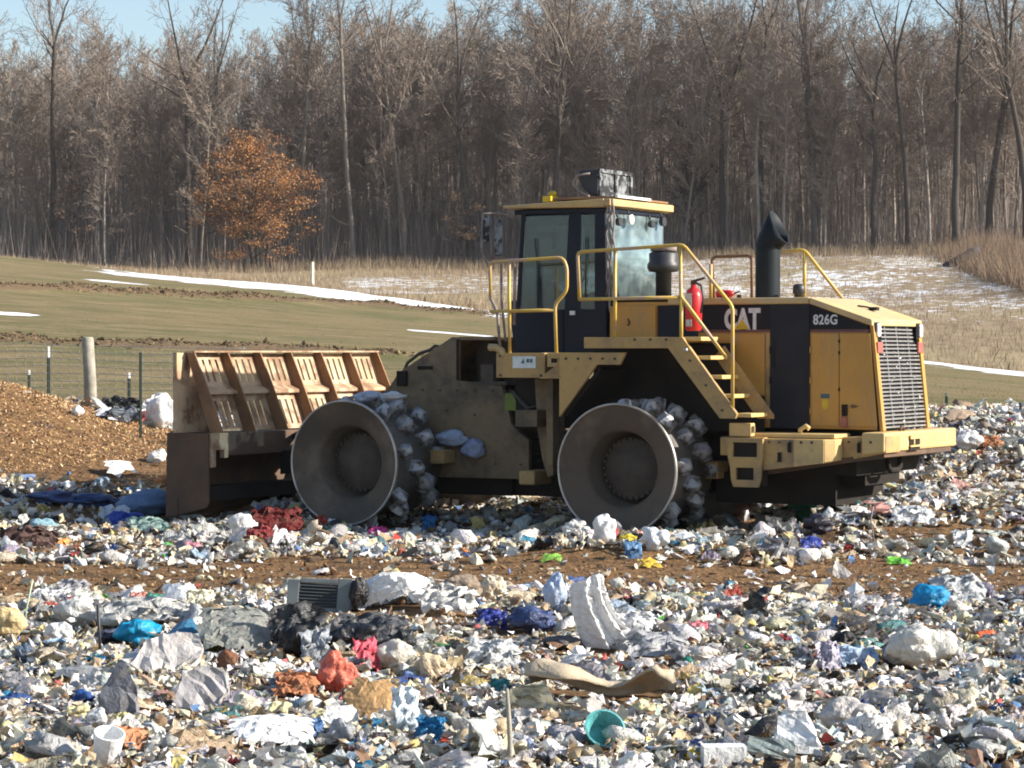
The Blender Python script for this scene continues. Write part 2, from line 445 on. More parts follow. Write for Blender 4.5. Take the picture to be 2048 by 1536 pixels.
def build_ground():
    ths = np.concatenate([np.linspace(-180, -16, 28)[:-1], np.linspace(-16, 16, 300), np.linspace(16, 180, 28)[1:]])
    ds = [0.5, 2, 4, 6, 8]
    d = 10.0
    while d < 52: ds.append(d); d *= 1.0075
    while d < 175: ds.append(d); d *= 1.0085
    while d < 420: ds.append(d); d *= 1.022
    ds += [500, 650, 900, 1300, 2200]
    ds = np.array(ds)
    T, D = np.meshgrid(np.radians(ths), ds)
    X = D * np.sin(T); Y = D * np.cos(T)
    z, m, f, b, s, pa, wd = terrain_raw(X.ravel(), Y.ravel())
    V = np.stack([X.ravel(), Y.ravel(), z], 1)
    nr, nc = X.shape
    i = np.arange(nr - 1)[:, None] * nc + np.arange(nc - 1)[None, :]
    F = np.stack([i, i + 1, i + nc + 1, i + nc], -1).reshape(-1, 4)
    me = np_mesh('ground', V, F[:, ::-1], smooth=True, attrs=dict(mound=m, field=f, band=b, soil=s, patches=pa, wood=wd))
    mt, nt, bs = base_mat('terrain')
    tc = N(nt, 'ShaderNodeTexCoord').outputs['Object']
    def attr(a):
        n = N(nt, 'ShaderNodeAttribute'); n.attribute_name = a
        return n.outputs['Fac']
    # landfill soil: brown shredded cover
    n1 = noise(nt, tc, .8, 6, .6); n2 = noise(nt, tc, 22, 6, .7); n3 = noise(nt, tc, 5, 5, .6)
    soil = mix(nt, ramp(nt, n2, .35, .65), (.115, .062, .028), (.27, .16, .075))
    soil = mix(nt, math_(nt, 'MULTIPLY', ramp(nt, n3, .5, .68), .7), soil, (.075, .045, .028))
    mr = N(nt, 'ShaderNodeMapping'); mr.inputs['Scale'].default_value = (.35, 2.2, 1)
    nt.links.new(tc, mr.inputs['Vector'])
    soil = mix(nt, math_(nt, 'MULTIPLY', ramp(nt, noise(nt, mr.outputs[0], 1.3, 6, .65), .5, .62), .65), soil, (.055, .034, .022))
    # mound grass: short, olive, streaked
    mp = N(nt, 'ShaderNodeMapping'); mp.inputs['Scale'].default_value = (.28, 1, 1)
    nt.links.new(tc, mp.inputs['Vector'])
    g1 = noise(nt, mp.outputs[0], .22, 6, .6); g2 = noise(nt, mp.outputs[0], 1.7, 6, .7); g3 = noise(nt, tc, 9, 4, .7)
    grass = mix(nt, ramp(nt, g1, .40, .60), (.125, .115, .048), (.185, .142, .070))
    grass = mix(nt, math_(nt, 'MULTIPLY', ramp(nt, g2, .46, .62), .8), grass, (.26, .20, .11))
    grass = mix(nt, math_(nt, 'MULTIPLY', ramp(nt, g2, .48, .32), .6), grass, (.105, .115, .04))
    grass = mix(nt, math_(nt, 'MULTIPLY', ramp(nt, g3, .5, .7), .5), grass, (.10, .08, .04))
    grass = mix(nt, math_(nt, 'MULTIPLY', ramp(nt, noise(nt, tc, .5, 6, .7), .55, .68), .6), grass, (.24, .17, .095))
    # dry field
    d1 = noise(nt, tc, .09, 6, .65); d2 = noise(nt, tc, .8, 6, .7)
    dry = mix(nt, ramp(nt, d1, .35, .62), (.31, .245, .14), (.25, .18, .115))
    dry = mix(nt, math_(nt, 'MULTIPLY', ramp(nt, d2, .45, .7), .6), dry, (.38, .31, .20))
    dry = mix(nt, math_(nt, 'MULTIPLY', ramp(nt, d2, .5, .3), .5), dry, (.13, .095, .06))
    snow_n = noise(nt, tc, 1.25, 6, .70); snow_n2 = noise(nt, tc, .16, 3, .5)
    pf = math_(nt, 'ADD', math_(nt, 'MULTIPLY', snow_n, .72), math_(nt, 'MULTIPLY', snow_n2, .28))
    pf = math_(nt, 'ADD', pf, math_(nt, 'MULTIPLY', attr('patches'), .20))
    pf = ramp(nt, pf, .722, .748)
    pf = math_(nt, 'MULTIPLY', pf, math_(nt, 'MINIMUM', math_(nt, 'MULTIPLY', attr('patches'), 3.0), 1.0))
    snowc = mix(nt, ramp(nt, snow_n, .4, .7), (.62, .63, .67), (.78, .79, .82))
    dry = mix(nt, pf, dry, snowc)
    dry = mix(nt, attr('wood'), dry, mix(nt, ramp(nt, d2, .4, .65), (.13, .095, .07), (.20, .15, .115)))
    c = mix(nt, ramp(nt, math_(nt, 'ADD', attr('mound'), math_(nt, 'MULTIPLY', math_(nt, 'SUBTRACT', n1, .5), .4)), .4, .6), soil, grass)
    c = mix(nt, attr('field'), c, dry)
    sf = ramp(nt, math_(nt, 'ADD', attr('soil'), math_(nt, 'MULTIPLY', math_(nt, 'SUBTRACT', g2, .5), 1.1)), .42, .62)
    sf = math_(nt, 'MULTIPLY', sf, math_(nt, 'MINIMUM', math_(nt, 'MULTIPLY', attr('soil'), 5.0), 1.0))
    c = mix(nt, sf, c, mix(nt, ramp(nt, n2, .4, .6), (.12, .08, .045), (.20, .14, .08)))
    bf = ramp(nt, math_(nt, 'ADD', attr('band'), math_(nt, 'ADD', math_(nt, 'MULTIPLY', math_(nt, 'SUBTRACT', g2, .5), 1.2), math_(nt, 'MULTIPLY', math_(nt, 'SUBTRACT', noise(nt, tc, .35, 5, .6), .5), 2.2))), .44, .54)
    bf = math_(nt, 'MULTIPLY', bf, math_(nt, 'MINIMUM', math_(nt, 'MULTIPLY', attr('band'), 5.0), 1.0))
    c = mix(nt, bf, c, (.80, .81, .84))
    nt.links.new(c, bs.inputs['Base Color'])
    bs.inputs['Roughness'].default_value = .95
    bs.inputs['Specular IOR Level'].default_value = .15
    hh = math_(nt, 'ADD', math_(nt, 'MULTIPLY', n2, .5), n3)
    bump(nt, bs, hh, .7, .06)
    me.materials.append(mt)
    o = link_mesh('ground', me)
    tag(o, kind='structure')
build_ground()

def at(u, v, z=None):
    """the ground point that a photograph pixel looks at"""
    k = (u - 1024) / FPX; sl = (700 - v) / FPX
    y = 11.0
    while y < 300:
        if 2 + sl * y <= float(ground_z(np.array([k * y]), np.array([y]))[0]) + .0: break
        y *= 1.004
    return Vector((k * y, y, float(ground_z(np.array([k * y]), np.array([y]))[0])))

# ------------------------------------------------------------------ the landfill compactor
MX, MY = 1.194, 30.0
root = empty('landfill_compactor', (MX, MY, 0), rad(-29))
tag(root, 'yellow landfill compactor with spiked steel wheels and rear grille, parked on the rubbish', 'compactor')
WR, WZ = .765, .63

cleat_bm = MB()
def cleat_mesh():
    m = MB()
    prof = [(0, .105, .115), (.06, .105, .118), (.10, .085, .10), (.145, .06, .07), (.165, .03, .035)]
    rings = []
    for h, a, b in prof:
        pts = []
        for j in range(10):
            t = 2 * math.pi * j / 10
            c_, s_ = math.cos(t), math.sin(t)
            k = 1.0 + .17 * math.cos(4 * t + .8)
            pts.append((a * c_ * k, b * s_ * k, h))
        rings.append(m.verts(pts))
    for r0, r1 in zip(rings, rings[1:]):
        for j in range(10):
            f = m.bm.faces.new((r0[j], r0[(j + 1) % 10], r1[(j + 1) % 10], r1[j])); f.smooth = False
    m.bm.faces.new(rings[-1])
    # a weld collar and a spade rib on top
    m.box(-.11, .11, -.022, .022, .05, .150)
    return m.mesh('cleat')
CLEAT = cleat_mesh(); CLEAT.materials.append(MT['cleat'])
BOLT = MB(); BOLT.lathe_q([(-.022, .019), (0, .019)], (0, 0), 6, smooth=False); BOLT.bm.faces.new(BOLT.rings[0]); BOLT = BOLT.mesh('bolt'); BOLT.materials.append(MT['hub'])

def make_drum(pc, q0, sgn):
    """wheel at p=pc, outer disc at q=q0, drum running in direction sgn"""
    Q = lambda d: q0 + sgn * d
    d = MB()
    # shell, with the conical shoulder beside the disc
    d.lathe_q([(Q(.02), .735), (Q(.10), .70), (Q(.22), .665), (Q(1.2), .665), (Q(1.2), .40), (Q(1.0), .40)], (pc, WZ), 56)
    dr = d.build('drum', MT['drum'], root)
    e = MB()
    e.lathe_q([(Q(.03), WR - .004), (Q(0), WR), (Q(-.012), WR - .006), (Q(-.012), WR - .022), (Q(0), WR - .025)], (pc, WZ), 72)
    e.lathe_q([(Q(.03), WR - .004), (Q(.03), .70)], (pc, WZ), 72)
    e.build('rim', MT['edge'], dr)
    k = MB()
    k.lathe_q([(Q(.0), WR - .026), (Q(.012), .725), (Q(.07), .60), (Q(.125), .49), (Q(.15), .452), (Q(.185), .436), (Q(.62), .42), (Q(.62), .2)], (pc, WZ), 72)
    k.build('disc', MT['disc'], dr)
    h = MB()
    h.lathe_q([(Q(.62), .36), (Q(.42), .36), (Q(.405), .35), (Q(.40), .33), (Q(.385), .32), (Q(.375), .10), (Q(.36), .08), (Q(.36), .005)], (pc, WZ), 40)
    h.build('hub', MT['hub'], dr)
    for i in range(28):
        a = 2 * math.pi * i / 28
        b = link_mesh('bolt', BOLT, None, dr)
        b.location = (pc + .345 * math.cos(a), Q(.392), WZ + .345 * math.sin(a))
        if sgn < 0: b.rotation_euler = (0, 0, math.pi)
    # four staggered rows of cleats
    for row in range(4):
        qd = (.29, .55, .81, 1.06)[row]
        for i in range(8):
            a = 2 * math.pi * (i + .5 * (row % 2) + .13 * row) / 8 + (.2 if pc < -1 else .05)
            c = link_mesh('cleat', CLEAT, None, dr)
            r = .655 if row else .664
            dirv = Vector((math.cos(a), 0, math.sin(a)))
            c.location = (pc + r * dirv.x, Q(qd), WZ + r * dirv.z)
            zax = dirv; yax = Vector((0, 1, 0)); xax = yax.cross(zax)
            mt = Matrix((xax, yax, zax)).transposed()
            tw = Matrix.Rotation(rad(random.uniform(-35, 35)), 3, 'Z')
            k_ = random.uniform(.85, 1.2); c.scale = (k_, k_ * random.uniform(.85, 1.15), random.uniform(.85, 1.12))
            c.rotation_euler = (mt @ tw).to_euler()
    return dr
make_drum(0.0, 0.0, 1)
make_drum(-3.70, 0.0, 1)
make_drum(0.0, 3.9, -1)
make_drum(-3.70, 3.9, -1)

# axles and underbody
u = MB()
for pc in (0.0, -3.7):
    u.lathe_q([(1.0, .30), (1.5, .24), (1.95, .34), (2.4, .24), (2.9, .30)], (pc, WZ), 20)
u.box(-.95, 2.5, 1.35, 2.45, .45, 1.1)
u.box(-4.4, -2.2, 1.5, 2.3, .2, .9)  # reaches low to darken the gap between the wheels
u.box(-2.3, -.9, 1.6, 2.2, .2, .62)
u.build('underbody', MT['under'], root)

# front frame: two side plates and a sloping nose
ff = [(-4.05, 1.36), (-3.84, 1.54), (-3.70, 1.72), (-2.93, 2.16), (-2.32, 2.17), (-2.32, 1.62), (-2.22, 1.56), (-2.14, 1.30), (-2.08, 1.09), (-1.96, .98), (-1.84, .90), (-1.84, .42), (-3.1, .42), (-4.05, .75)]
f = MB()
f.prism([(-4.05, 1.36), (-3.84, 1.54), (-3.70, 1.72), (-2.93, 2.16), (-2.84, 2.16), (-2.84, 1.62), (-2.22, 1.56), (-2.14, 1.30), (-2.08, 1.09), (-1.96, .98), (-1.84, .90), (-1.84, .42), (-3.1, .42), (-4.05, .75)], 1.28, 1.36)
f.prism(ff, 2.45, 2.53)
f.box(-2.84, -2.32, 1.30, 1.36, 2.12, 2.165)
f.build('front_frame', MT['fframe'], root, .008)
f = MB()
f.loft([(-3.84, 1.37, 1.53), (-3.84, 2.44, 1.53), (-3.70, 2.44, 1.71), (-3.70, 1.37, 1.71)], [(-3.78, 1.37, 1.50), (-3.78, 2.44, 1.50), (-3.66, 2.44, 1.68), (-3.66, 1.37, 1.68)])
f.loft([(-3.70, 1.37, 1.715), (-3.70, 2.44, 1.715), (-2.93, 2.44, 2.155), (-2.93, 1.37, 2.155)], [(-3.68, 1.37, 1.68), (-3.68, 2.44, 1.68), (-2.91, 2.44, 2.12), (-2.91, 1.37, 2.12)])
f.box(-2.92, -2.2, 1.37, 2.44, 2.125, 2.158)
f.build('frame_cover', MT['frame'], root, .005)
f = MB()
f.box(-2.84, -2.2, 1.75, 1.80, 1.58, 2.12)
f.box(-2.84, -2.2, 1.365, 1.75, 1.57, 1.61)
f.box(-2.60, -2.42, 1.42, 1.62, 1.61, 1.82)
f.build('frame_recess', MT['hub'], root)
f = MB(); f.box(-2.86, -2.835, 1.272, 1.285, 1.63, 2.13); f.box(-3.42, -3.20, 1.272, 1.285, 1.755, 1.80)
f.build('frame_slot', MT['under'], root)
f = MB(); f.tube([(-3.62, 1.33, 1.60), (-3.66, 1.33, 1.72), (-3.60, 1.33, 1.84), (-3.42, 1.33, 1.96), (-3.27, 1.33, 2.0), (-3.22, 1.36, 2.05), (-3.10, 1.42, 2.03)], .022, 8)
f.tube([(-3.56, 1.40, 1.62), (-3.50, 1.40, 1.80), (-3.36, 1.40, 1.93), (-3.22, 1.40, 2.0)], .018, 8)
f.build('hose', MT['hose'], root)
f = MB(); f.box(-3.70, -3.56, 1.22, 1.28, 1.55, 1.74); f.build('hose_bracket', MT['under'], root, .01)
f = MB(); f.box(-2.17, -2.0, 1.27, 1.279, 1.26, 1.47); f.build('grease_tag', MT['green'], root, label='bright green tag on the front frame')
# steering cylinders and stops in the hinge gap
f = MB(); f.box(-3.28, -2.86, .95, 1.27, .60, .77); f.build('axle_stop', MT['frame'], root, .02)
f = MB(); f.box(-1.72, -1.50, .80, 1.25, .38, .55); f.build('axle_stop', MT['frame'], root, .02)
f = MB(); f.box(.47, .80, 1.02, 1.35, .50, .70); f.build('axle_stop', MT['bumper'], root, .02)
f = MB(); f.tube([(-2.0, 1.6, .80), (-1.2, 1.5, .72)], .07, 10); f.tube([(-2.3, 1.6, .84), (-1.7, 1.55, .77)], .10, 10)
f.build('steering_cylinder', MT['under'], root)

# rear frame column in front of the wheel and fender
f = MB()
f.box(-1.34, -1.25, .80, 1.1, .62, 1.66)
f.prism([(-1.60, 1.66), (-1.34, 1.66), (-1.34, .50), (-1.42, .46), (-1.50, .70), (-1.56, 1.05)], .98, 1.06)
f.box(-1.74, -1.44, .75, .98, 1.08, 1.28)
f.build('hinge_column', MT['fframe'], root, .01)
f = MB()
f.box(-1.95, -1.35, 1.15, 2.6, 1.05, 1.64); f.box(-1.7, -1.3, 1.4, 2.4, .40, 1.0)
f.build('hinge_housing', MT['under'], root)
# fender and platform support seen from the side, cut out over the wheel
fend = [(-.89, 1.96), (-.53, 1.96), (-.53, 2.0), (.0, 2.0), (.52, 2.02), (.62, 2.0), (1.17, 1.22), (1.33, 1.22), (1.36, 1.28), (.68, 2.14), (-.53, 2.14), (-.53, 2.02)]
f = MB()
f.prism([(-.89, 1.97), (-.028, 1.97), (-.10, 1.83), (-.40, 1.83), (-.885, 1.22), (-.89, 1.22)], .28, .33)
f.build('fender_panel', MT['frame'], root, .006)
f = MB()
f.prism([(-.56, 2.148), (.70, 2.148), (1.38, 1.28), (1.36, 1.225), (1.17, 1.225), (.52, 2.02), (-.56, 2.02)], .27, .325)
f.prism([(.98, 2.05), (1.60, 1.26), (1.60, 1.215), (1.40, 1.215), (.86, 1.93)], .80, .83)
f.build('stringer', MT['frame'], root, .006)
f = MB()
f.box(-.56, .72, .33, 1.09, 2.09, 2.145)
f.box(-1.05, -.56, .33, 1.09, 1.90, 1.965)
f.build('platform', MT['frame'], root, .006)
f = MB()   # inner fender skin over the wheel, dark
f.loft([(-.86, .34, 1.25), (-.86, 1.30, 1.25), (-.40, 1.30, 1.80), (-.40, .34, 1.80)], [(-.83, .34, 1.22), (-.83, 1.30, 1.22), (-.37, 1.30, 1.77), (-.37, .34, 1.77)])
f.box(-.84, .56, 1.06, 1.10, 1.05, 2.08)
f.box(.56, .98, 1.06, 1.10, 1.05, 2.08)  # dark sheet standing in for the shade behind the stair treads
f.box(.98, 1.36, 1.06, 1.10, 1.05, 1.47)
f.build('fender_and_stair_shade', MT['under'], root)
# treads
lad = [(.69, .91, 2.15), (.83, 1.03, 1.935), (.98, 1.17, 1.715), (1.12, 1.31, 1.50), (1.33, 1.53, 1.285)]
for a, b, z in lad:
    f = MB(); f.box(a, b, .335, .80, z - .045, z); f.build('tread', MT['tread'], root, .008)
f = MB(); f.tube([(.75, .25, 2.02), (.75, .25, 1.98)], .03, 8); f.build('bracket_bolt', MT['edge'], root)

# front platform box with the sticker
f = MB()
f.prism([(-1.86, 1.965), (-1.20, 1.965), (-1.20, 1.72), (-.93, 1.90), (-.93, 1.67), (-1.86, 1.67)], .50, 1.08)
f.build('step_box', MT['frame'], root, .006)
f = MB(); f.box(-1.18, -.96, .52, .70, 1.80, 1.967); f.build('step_box_cap', MT['bumper'], root, .006)
f = MB(); f.box(-1.63, -1.32, .492, .4985, 1.785, 1.925)
st = f.build('sticker', MT['sticker'], root)
f = MB(); f.prism([(-1.52, 1.84), (-1.48, 1.90), (-1.47, 1.84)], .4895, .4915); f.box(-1.44, -1.405, .4895, .4915, 1.85, 1.895); f.box(-1.395, -1.36, .4895, .4915, 1.85, 1.895)
f.build('sticker_mark', MT['stickerink'], st)
f = MB(); f.box(-1.12, -1.05, .51, .519, 1.85, 1.92); f.build('box_port', MT['under'], root)
f = MB(); f.tube([(-1.97, .53, 2.03), (-1.88, .53, 2.03), (-1.80, .53, 1.99), (-1.77, .53, 1.92)], .045, 8); f.build('corner_bracket', MT['bumper'], root)
f = MB(); f.prism([(-2.05, 2.60), (-1.93, 2.60), (-1.86, 1.97), (-1.95, 1.97)], 1.13, 1.18); f.build('cab_front_support', MT['navy'], root)

# hood
hz0, hz1 = 1.08, 2.58
side = [(-.66, hz0), (-.66, 2.60), (1.91, 2.60), (2.63, 2.32), (2.76, hz0)]
f = MB(); f.prism([(-.66, 1.12), (-.66, 2.57), (1.90, 2.57), (2.60, 2.31), (2.725, 1.09)], 1.13, 2.67)
hood = f.build('hood', MT['hood'], root, .012)
# roof sheet with a lip
def roofstrip(p0, z0, p1, z1, q0, q1, t):
    return [(p0, q0, z0), (p0, q1, z0), (p1, q1, z1), (p1, q0, z1)], [(p0, q0, z0 - t), (p0, q1, z0 - t), (p1, q1, z1 - t), (p1, q0, z1 - t)]
f = MB()
f.loft(*roofstrip(.12, 2.605, 1.91, 2.605, 1.09, 2.71, .075))
f.loft(*roofstrip(1.912, 2.605, 2.68, 2.345, 1.09, 2.71, .075))
f.build('hood_top', MT['hoodtop'], hood, .015)
# black band with lettering
f = MB(); f.box(.50, 1.425, 1.118, 1.131, 2.235, 2.525); f.build('black_band', MT['black'], hood)
f = MB(); f.prism([(1.915, 2.235), (1.915, 2.525), (2.03, 2.49), (2.60, 2.285), (2.615, 2.235)], 1.118, 1.131); f.build('black_band', MT['black'], hood)
f = MB(); f.box(-.02, .50, 1.118, 1.131, 2.13, 2.525); f.build('black_band', MT['navy'], hood)
f = MB(); f.box(.50, 1.425, 1.115, 1.131, 2.205, 2.232); f.build('pinstripe', MT['pinstripe'], hood)
f = MB(); f.box(1.915, 2.635, 1.115, 1.131, 2.205, 2.232); f.build('pinstripe', MT['pinstripe'], hood)
f = MB(); f.box(.62, 1.355, 1.112, 1.131, 1.48, 2.185); f.build('side_panel', MT['hood'], hood, .006)
f = MB(); f.box(1.425, 1.91, 1.105, 1.131, 1.10, 2.525)
dd = f.build('service_door', MT['cooldoor'], hood, .006)
f = MB(); f.box(1.46, 1.495, 1.098, 1.1045, 1.80, 2.12); f.build('handle', MT['black'], dd, .003)
f = MB(); f.box(1.93, 2.27, 1.113, 1.131, 1.13, 2.19); f.build('rear_door', MT['hood'], hood, .005)
f = MB(); f.prism([(2.28, 1.13), (2.28, 2.19), (2.645, 2.19), (2.735, 1.13)], 1.113, 1.131); f.build('rear_door', MT['hood'], hood, .005)
for z in (2.10, 1.97, 1.55):
    f = MB(); f.box(2.265, 2.285, 1.106, 1.112, z - .02, z + .02); f.build('latch', MT['under'], hood)
# dark door frames either side
f = MB(); f.box(1.370, 1.42, 1.112, 1.131, 1.15, 2.20); f.build('door_frame', MT['frame'], hood)
f = MB(); f.box(-.64, -.04, 1.10, 1.131, 2.135, 2.52); f.build('front_cover', MT['hood'], hood, .006)
f = MB(); f.tube([(-.40, 1.095, 2.37), (-.38, 1.09, 2.33), (-.40, 1.095, 2.29)], .012, 6); f.build('latch_handle', MT['rust'], hood)
f = MB(); f.box(-.64, .12, 1.13, 2.67, 2.575, 2.60); f.build('front_deck', MT['under'], hood)
# lettering
def text(s, p, q, z, size, mat, parent, bold=.012, sx=1.0, name='lettering', spc=1.0):
    c = bpy.data.curves.new(name, 'FONT')
    c.body = s; c.size = size; c.extrude = .003; c.offset = bold; c.space_character = spc
    c.materials.append(mat)
    t_ = bpy.data.objects.new('t', c); me_ = bpy.data.meshes.new_from_object(t_); bpy.data.objects.remove(t_)
    o = bpy.data.objects.new(name, me_)
    C.objects.link(o); o.parent = parent
    o.location = (p, q, z); o.rotation_euler = (rad(90), 0, 0); o.scale = (sx, 1, 1)
    return o
text('CAT', .845, 1.113, 2.250, .325, MT['letter'], hood, .014, .70)
text('826G', 1.955, 1.113, 2.295, .155, MT['letter'], hood, .0035, .84, spc=1.05)
f = MB(); f.prism([(.975, 2.24), (1.16, 2.24), (1.068, 2.36)], 1.106, 1.109); f.build('yellow_triangle', MT['yellowdecal'], hood)
# small notices and the red filler at the bottom
f = MB(); f.box(2.05, 2.16, 1.1095, 1.1125, 1.45, 1.50); f.build('notice', MT['stickerink'], hood)
f = MB(); f.prism([(2.065, 1.44), (2.15, 1.44), (2.145, 1.35), (2.12, 1.325), (2.075, 1.33)], 1.1095, 1.1125); f.build('notice', MT['yellowdecal'], hood)
f = MB(); f.box(2.30, 2.375, 1.08, 1.112, 1.12, 1.24); f.build('red_cap', MT['taillamp'], hood, .008)
f = MB(); f.box(2.31, 2.38, 1.09, 1.112, 1.25, 1.38); f.build('filler_box', MT['under'], hood, .008)
f = MB(); f.prism([(2.40, 1.36), (2.44, 1.385), (2.52, 1.36), (2.44, 1.335)], 1.105, 1.112); f.build('handle', MT['rust'], hood)
# exhaust stack with slanted mouth
f = MB()
n = 28
ring0 = [(1.05 + .148 * math.cos(2 * math.pi * j / n), 1.9 + .148 * math.sin(2 * math.pi * j / n)) for j in range(n)]
lo = f.verts([(x, y, 2.59) for x, y in ring0]); mi = f.verts([(x, y, 3.25) for x, y in ring0])
for j in range(n):
    f.bm.faces.new((lo[j], lo[(j + 1) % n], mi[(j + 1) % n], mi[j])).smooth = True
f.build('exhaust_pipe', MT['exh'], root)
f = MB()
# elbow: bends towards the rear, mouth cut almost vertically
A = []
for j in range(n):
    a = 2 * math.pi * j / n
    A.append(Vector((1.05 + .160 * math.cos(a), 1.9 + .160 * math.sin(a), 3.24)))
B = []
for j in range(n):
    a = 2 * math.pi * j / n
    ca, sa = math.cos(a), math.sin(a)
    B.append(Vector((1.20 + .105 * ca, 1.9 + .150 * sa, 3.455 - .20 * ca + .0)))
a_, b_ = f.verts(A), f.verts(B)
mid = []
for x, y in zip(A, B):
    mid.append((x + y) / 2 + Vector((-.012, 0, .0)))
m_ = f.verts(mid)
inn = f.verts([Vector((1.20, 1.9, 3.455)) + (y - Vector((1.20, 1.9, 3.455))) * .93 for y in B])
deep = f.verts([Vector((1.10, 1.9, 3.30)) + (y - Vector((1.20, 1.9, 3.455))) * .7 for y in B])
for r0, r1 in ((a_, m_), (m_, b_), (b_, inn), (inn, deep)):
    for j in range(n):
        f.bm.faces.new((r0[j], r0[(j + 1) % n], r1[(j + 1) % n], r1[j])).smooth = True
f.build('exhaust_elbow', MT['exh'], root)
f = MB(); f.lathe_z([(2.60, .055), (2.66, .055), (2.67, .075), (2.76, .07), (2.78, .03)], (1.45, 1.9), 16); f.build('breather', MT['rubber'], root)
f = MB(); f.lathe_z([(2.60, .03), (2.68, .03), (2.70, .05), (2.71, .01)], (.55, 1.9), 10); f.lathe_z([(2.60, .03), (2.66, .025)], (.68, 1.9), 10); f.build('filler_neck', MT['rust'], root)
f = MB(); f.box(2.32, 2.42, 1.9, 2.0, 2.46, 2.50); f.tube([(2.2, 1.86, 2.515), (2.3, 1.9, 2.50), (2.37, 1.95, 2.48)], .012, 6); f.build('hood_clip', MT['under'], root, .006)

# rear face: grille with lamps
gq0, gq1 = 1.13, 2.67
def gp(z):    # slope of the rear face
    return 2.63 + (2.34 - z) / (2.34 - 1.08) * .13
f = MB()
f.quadsheet([(gp(1.09) - .03, gq0 + .01, 1.09), (gp(1.09) - .03, gq1 - .01, 1.09), (gp(2.30) - .03, gq1 - .01, 2.30), (gp(2.30) - .03, gq0 + .01, 2.30)], .02, (1, 0, 0))
gr = f.build('grille', MT['black'], root)
for s in (gq0, gq1 - .09):
    f = MB(); f.quadsheet([(gp(1.08), s, 1.08), (gp(1.08), s + .09, 1.08), (gp(2.30), s + .09, 2.30), (gp(2.30), s, 2.30)], .045, (1, 0, .1))
    f.build('corner_post', MT['hood'], root, .008)
LV = MB(); LV.box(0, .022, 0, gq1 - gq0 - .22, -.0075, .0075); LV = LV.mesh('louver'); LV.materials.append(MT['silver'])
nl = 27
for i in range(nl):
    z = 1.125 + i * (2.285 - 1.125) / (nl - 1)
    o = link_mesh('louver', LV, None, gr)
    short = z > 2.10
    o.location = (gp(z) + .012 + random.uniform(-.003, .003), gq0 + .11 + (.13 if short else 0), z)
    if short: o.scale = (1, .78, 1)
    o.rotation_euler = (rad(random.uniform(-.25, .25)), rad(12), 0)
f = MB()
for q in (1.55, 1.92, 2.28):
    f.quadsheet([(gp(1.11) + .0, q, 1.11), (gp(1.11) + .0, q + .016, 1.11), (gp(2.28) + .0, q + .016, 2.28), (gp(2.28) + .0, q, 2.28)], .012, (1, 0, .1))
f.build('grille_stay', MT['silver'], gr)
for q in (1.15, 2.50):
    f = MB(); f.box(gp(2.2) + .0, gp(2.2) + .045, q, q + .15, 2.12, 2.315); f.build('lamp_panel', MT['black'], root, .004)
for q in (1.185, 2.55):
    f = MB(); f.box(gp(2.2) + .046, gp(2.2) + .075, q, q + .10, 2.15, 2.30); f.build('reversing_lamp', MT['white'], root, .02)
for q in (1.16, 2.475):
    f = MB(); f.box(gp(2.0) + .03, gp(2.0) + .062, q, q + .16, 1.965, 2.09); f.build('tail_lamp', MT['taillamp'], root, .008)
# rags and leaves caught in the grille
V = []
f = MB()
for i in range(60):
    z = random.uniform(1.15, 2.0) ** 1.0; q = random.gauss(1.8, .35)
    if not 1.3 < q < 2.5: continue
    s = random.uniform(.012, .045)
    p = gp(z) + .04
    pts = [(p + random.uniform(-.006, .006), q + random.uniform(-s, s) * 1.5, z + random.uniform(-s, s) * .7) for _ in range(3)]
    v = f.verts(pts); f.bm.faces.new(v)
f.build('caught_scraps', MT['silver'], gr)

# rear counterweight and side tank
f = MB()
f.prism([(1.62, 1.0), (2.36, 1.0), (2.36, .735), (1.62, .64)], .45, 1.12)
f.build('side_box', MT['frame'], root, .012)
f = MB(); f.loft([(2.0, .442, 1.0), (2.36, .442, 1.0), (2.36, .442, .737), (2.0, .442, .69)], [(2.0, .449, 1.0), (2.36, .449, 1.0), (2.36, .449, .737), (2.0, .449, .69)])
f.build('side_box_pale_part', MT['bumper'], root, .003)  # thin lighter sheet over the rear part of the box side
f = MB(); f.loft([(2.36, .455, 1.0), (2.36, .455, .74), (2.36, 1.1, .74), (2.36, 1.1, 1.0)], [(2.46, .56, 1.0), (2.46, .56, .76), (2.46, 1.1, .76), (2.46, 1.1, 1.0)])
f.build('box_end', MT['bumper'], root, .01)
f = MB(); f.box(1.30, 2.42, .62, 1.10, 1.005, 1.055); f.build('box_lid', MT['bumper'], root, .012)
f = MB(); f.tube([(1.95, .75, 1.05), (1.95, .75, 1.10), (2.02, .75, 1.14), (2.06, .75, 1.11)], .028, 8); f.build('lid_handle', MT['bumper'], root)
f = MB(); f.box(1.07, 1.62, .50, 1.1, .80, 1.01); f.build('step_carrier', MT['frame'], root, .01)
f = MB(); f.box(1.19, 1.46, .48, .60, 1.02, 1.17); f.box(1.32, 1.50, .50, .52, 1.06, 1.14); f.build('stair_mount', MT['bumper'], root, .012)
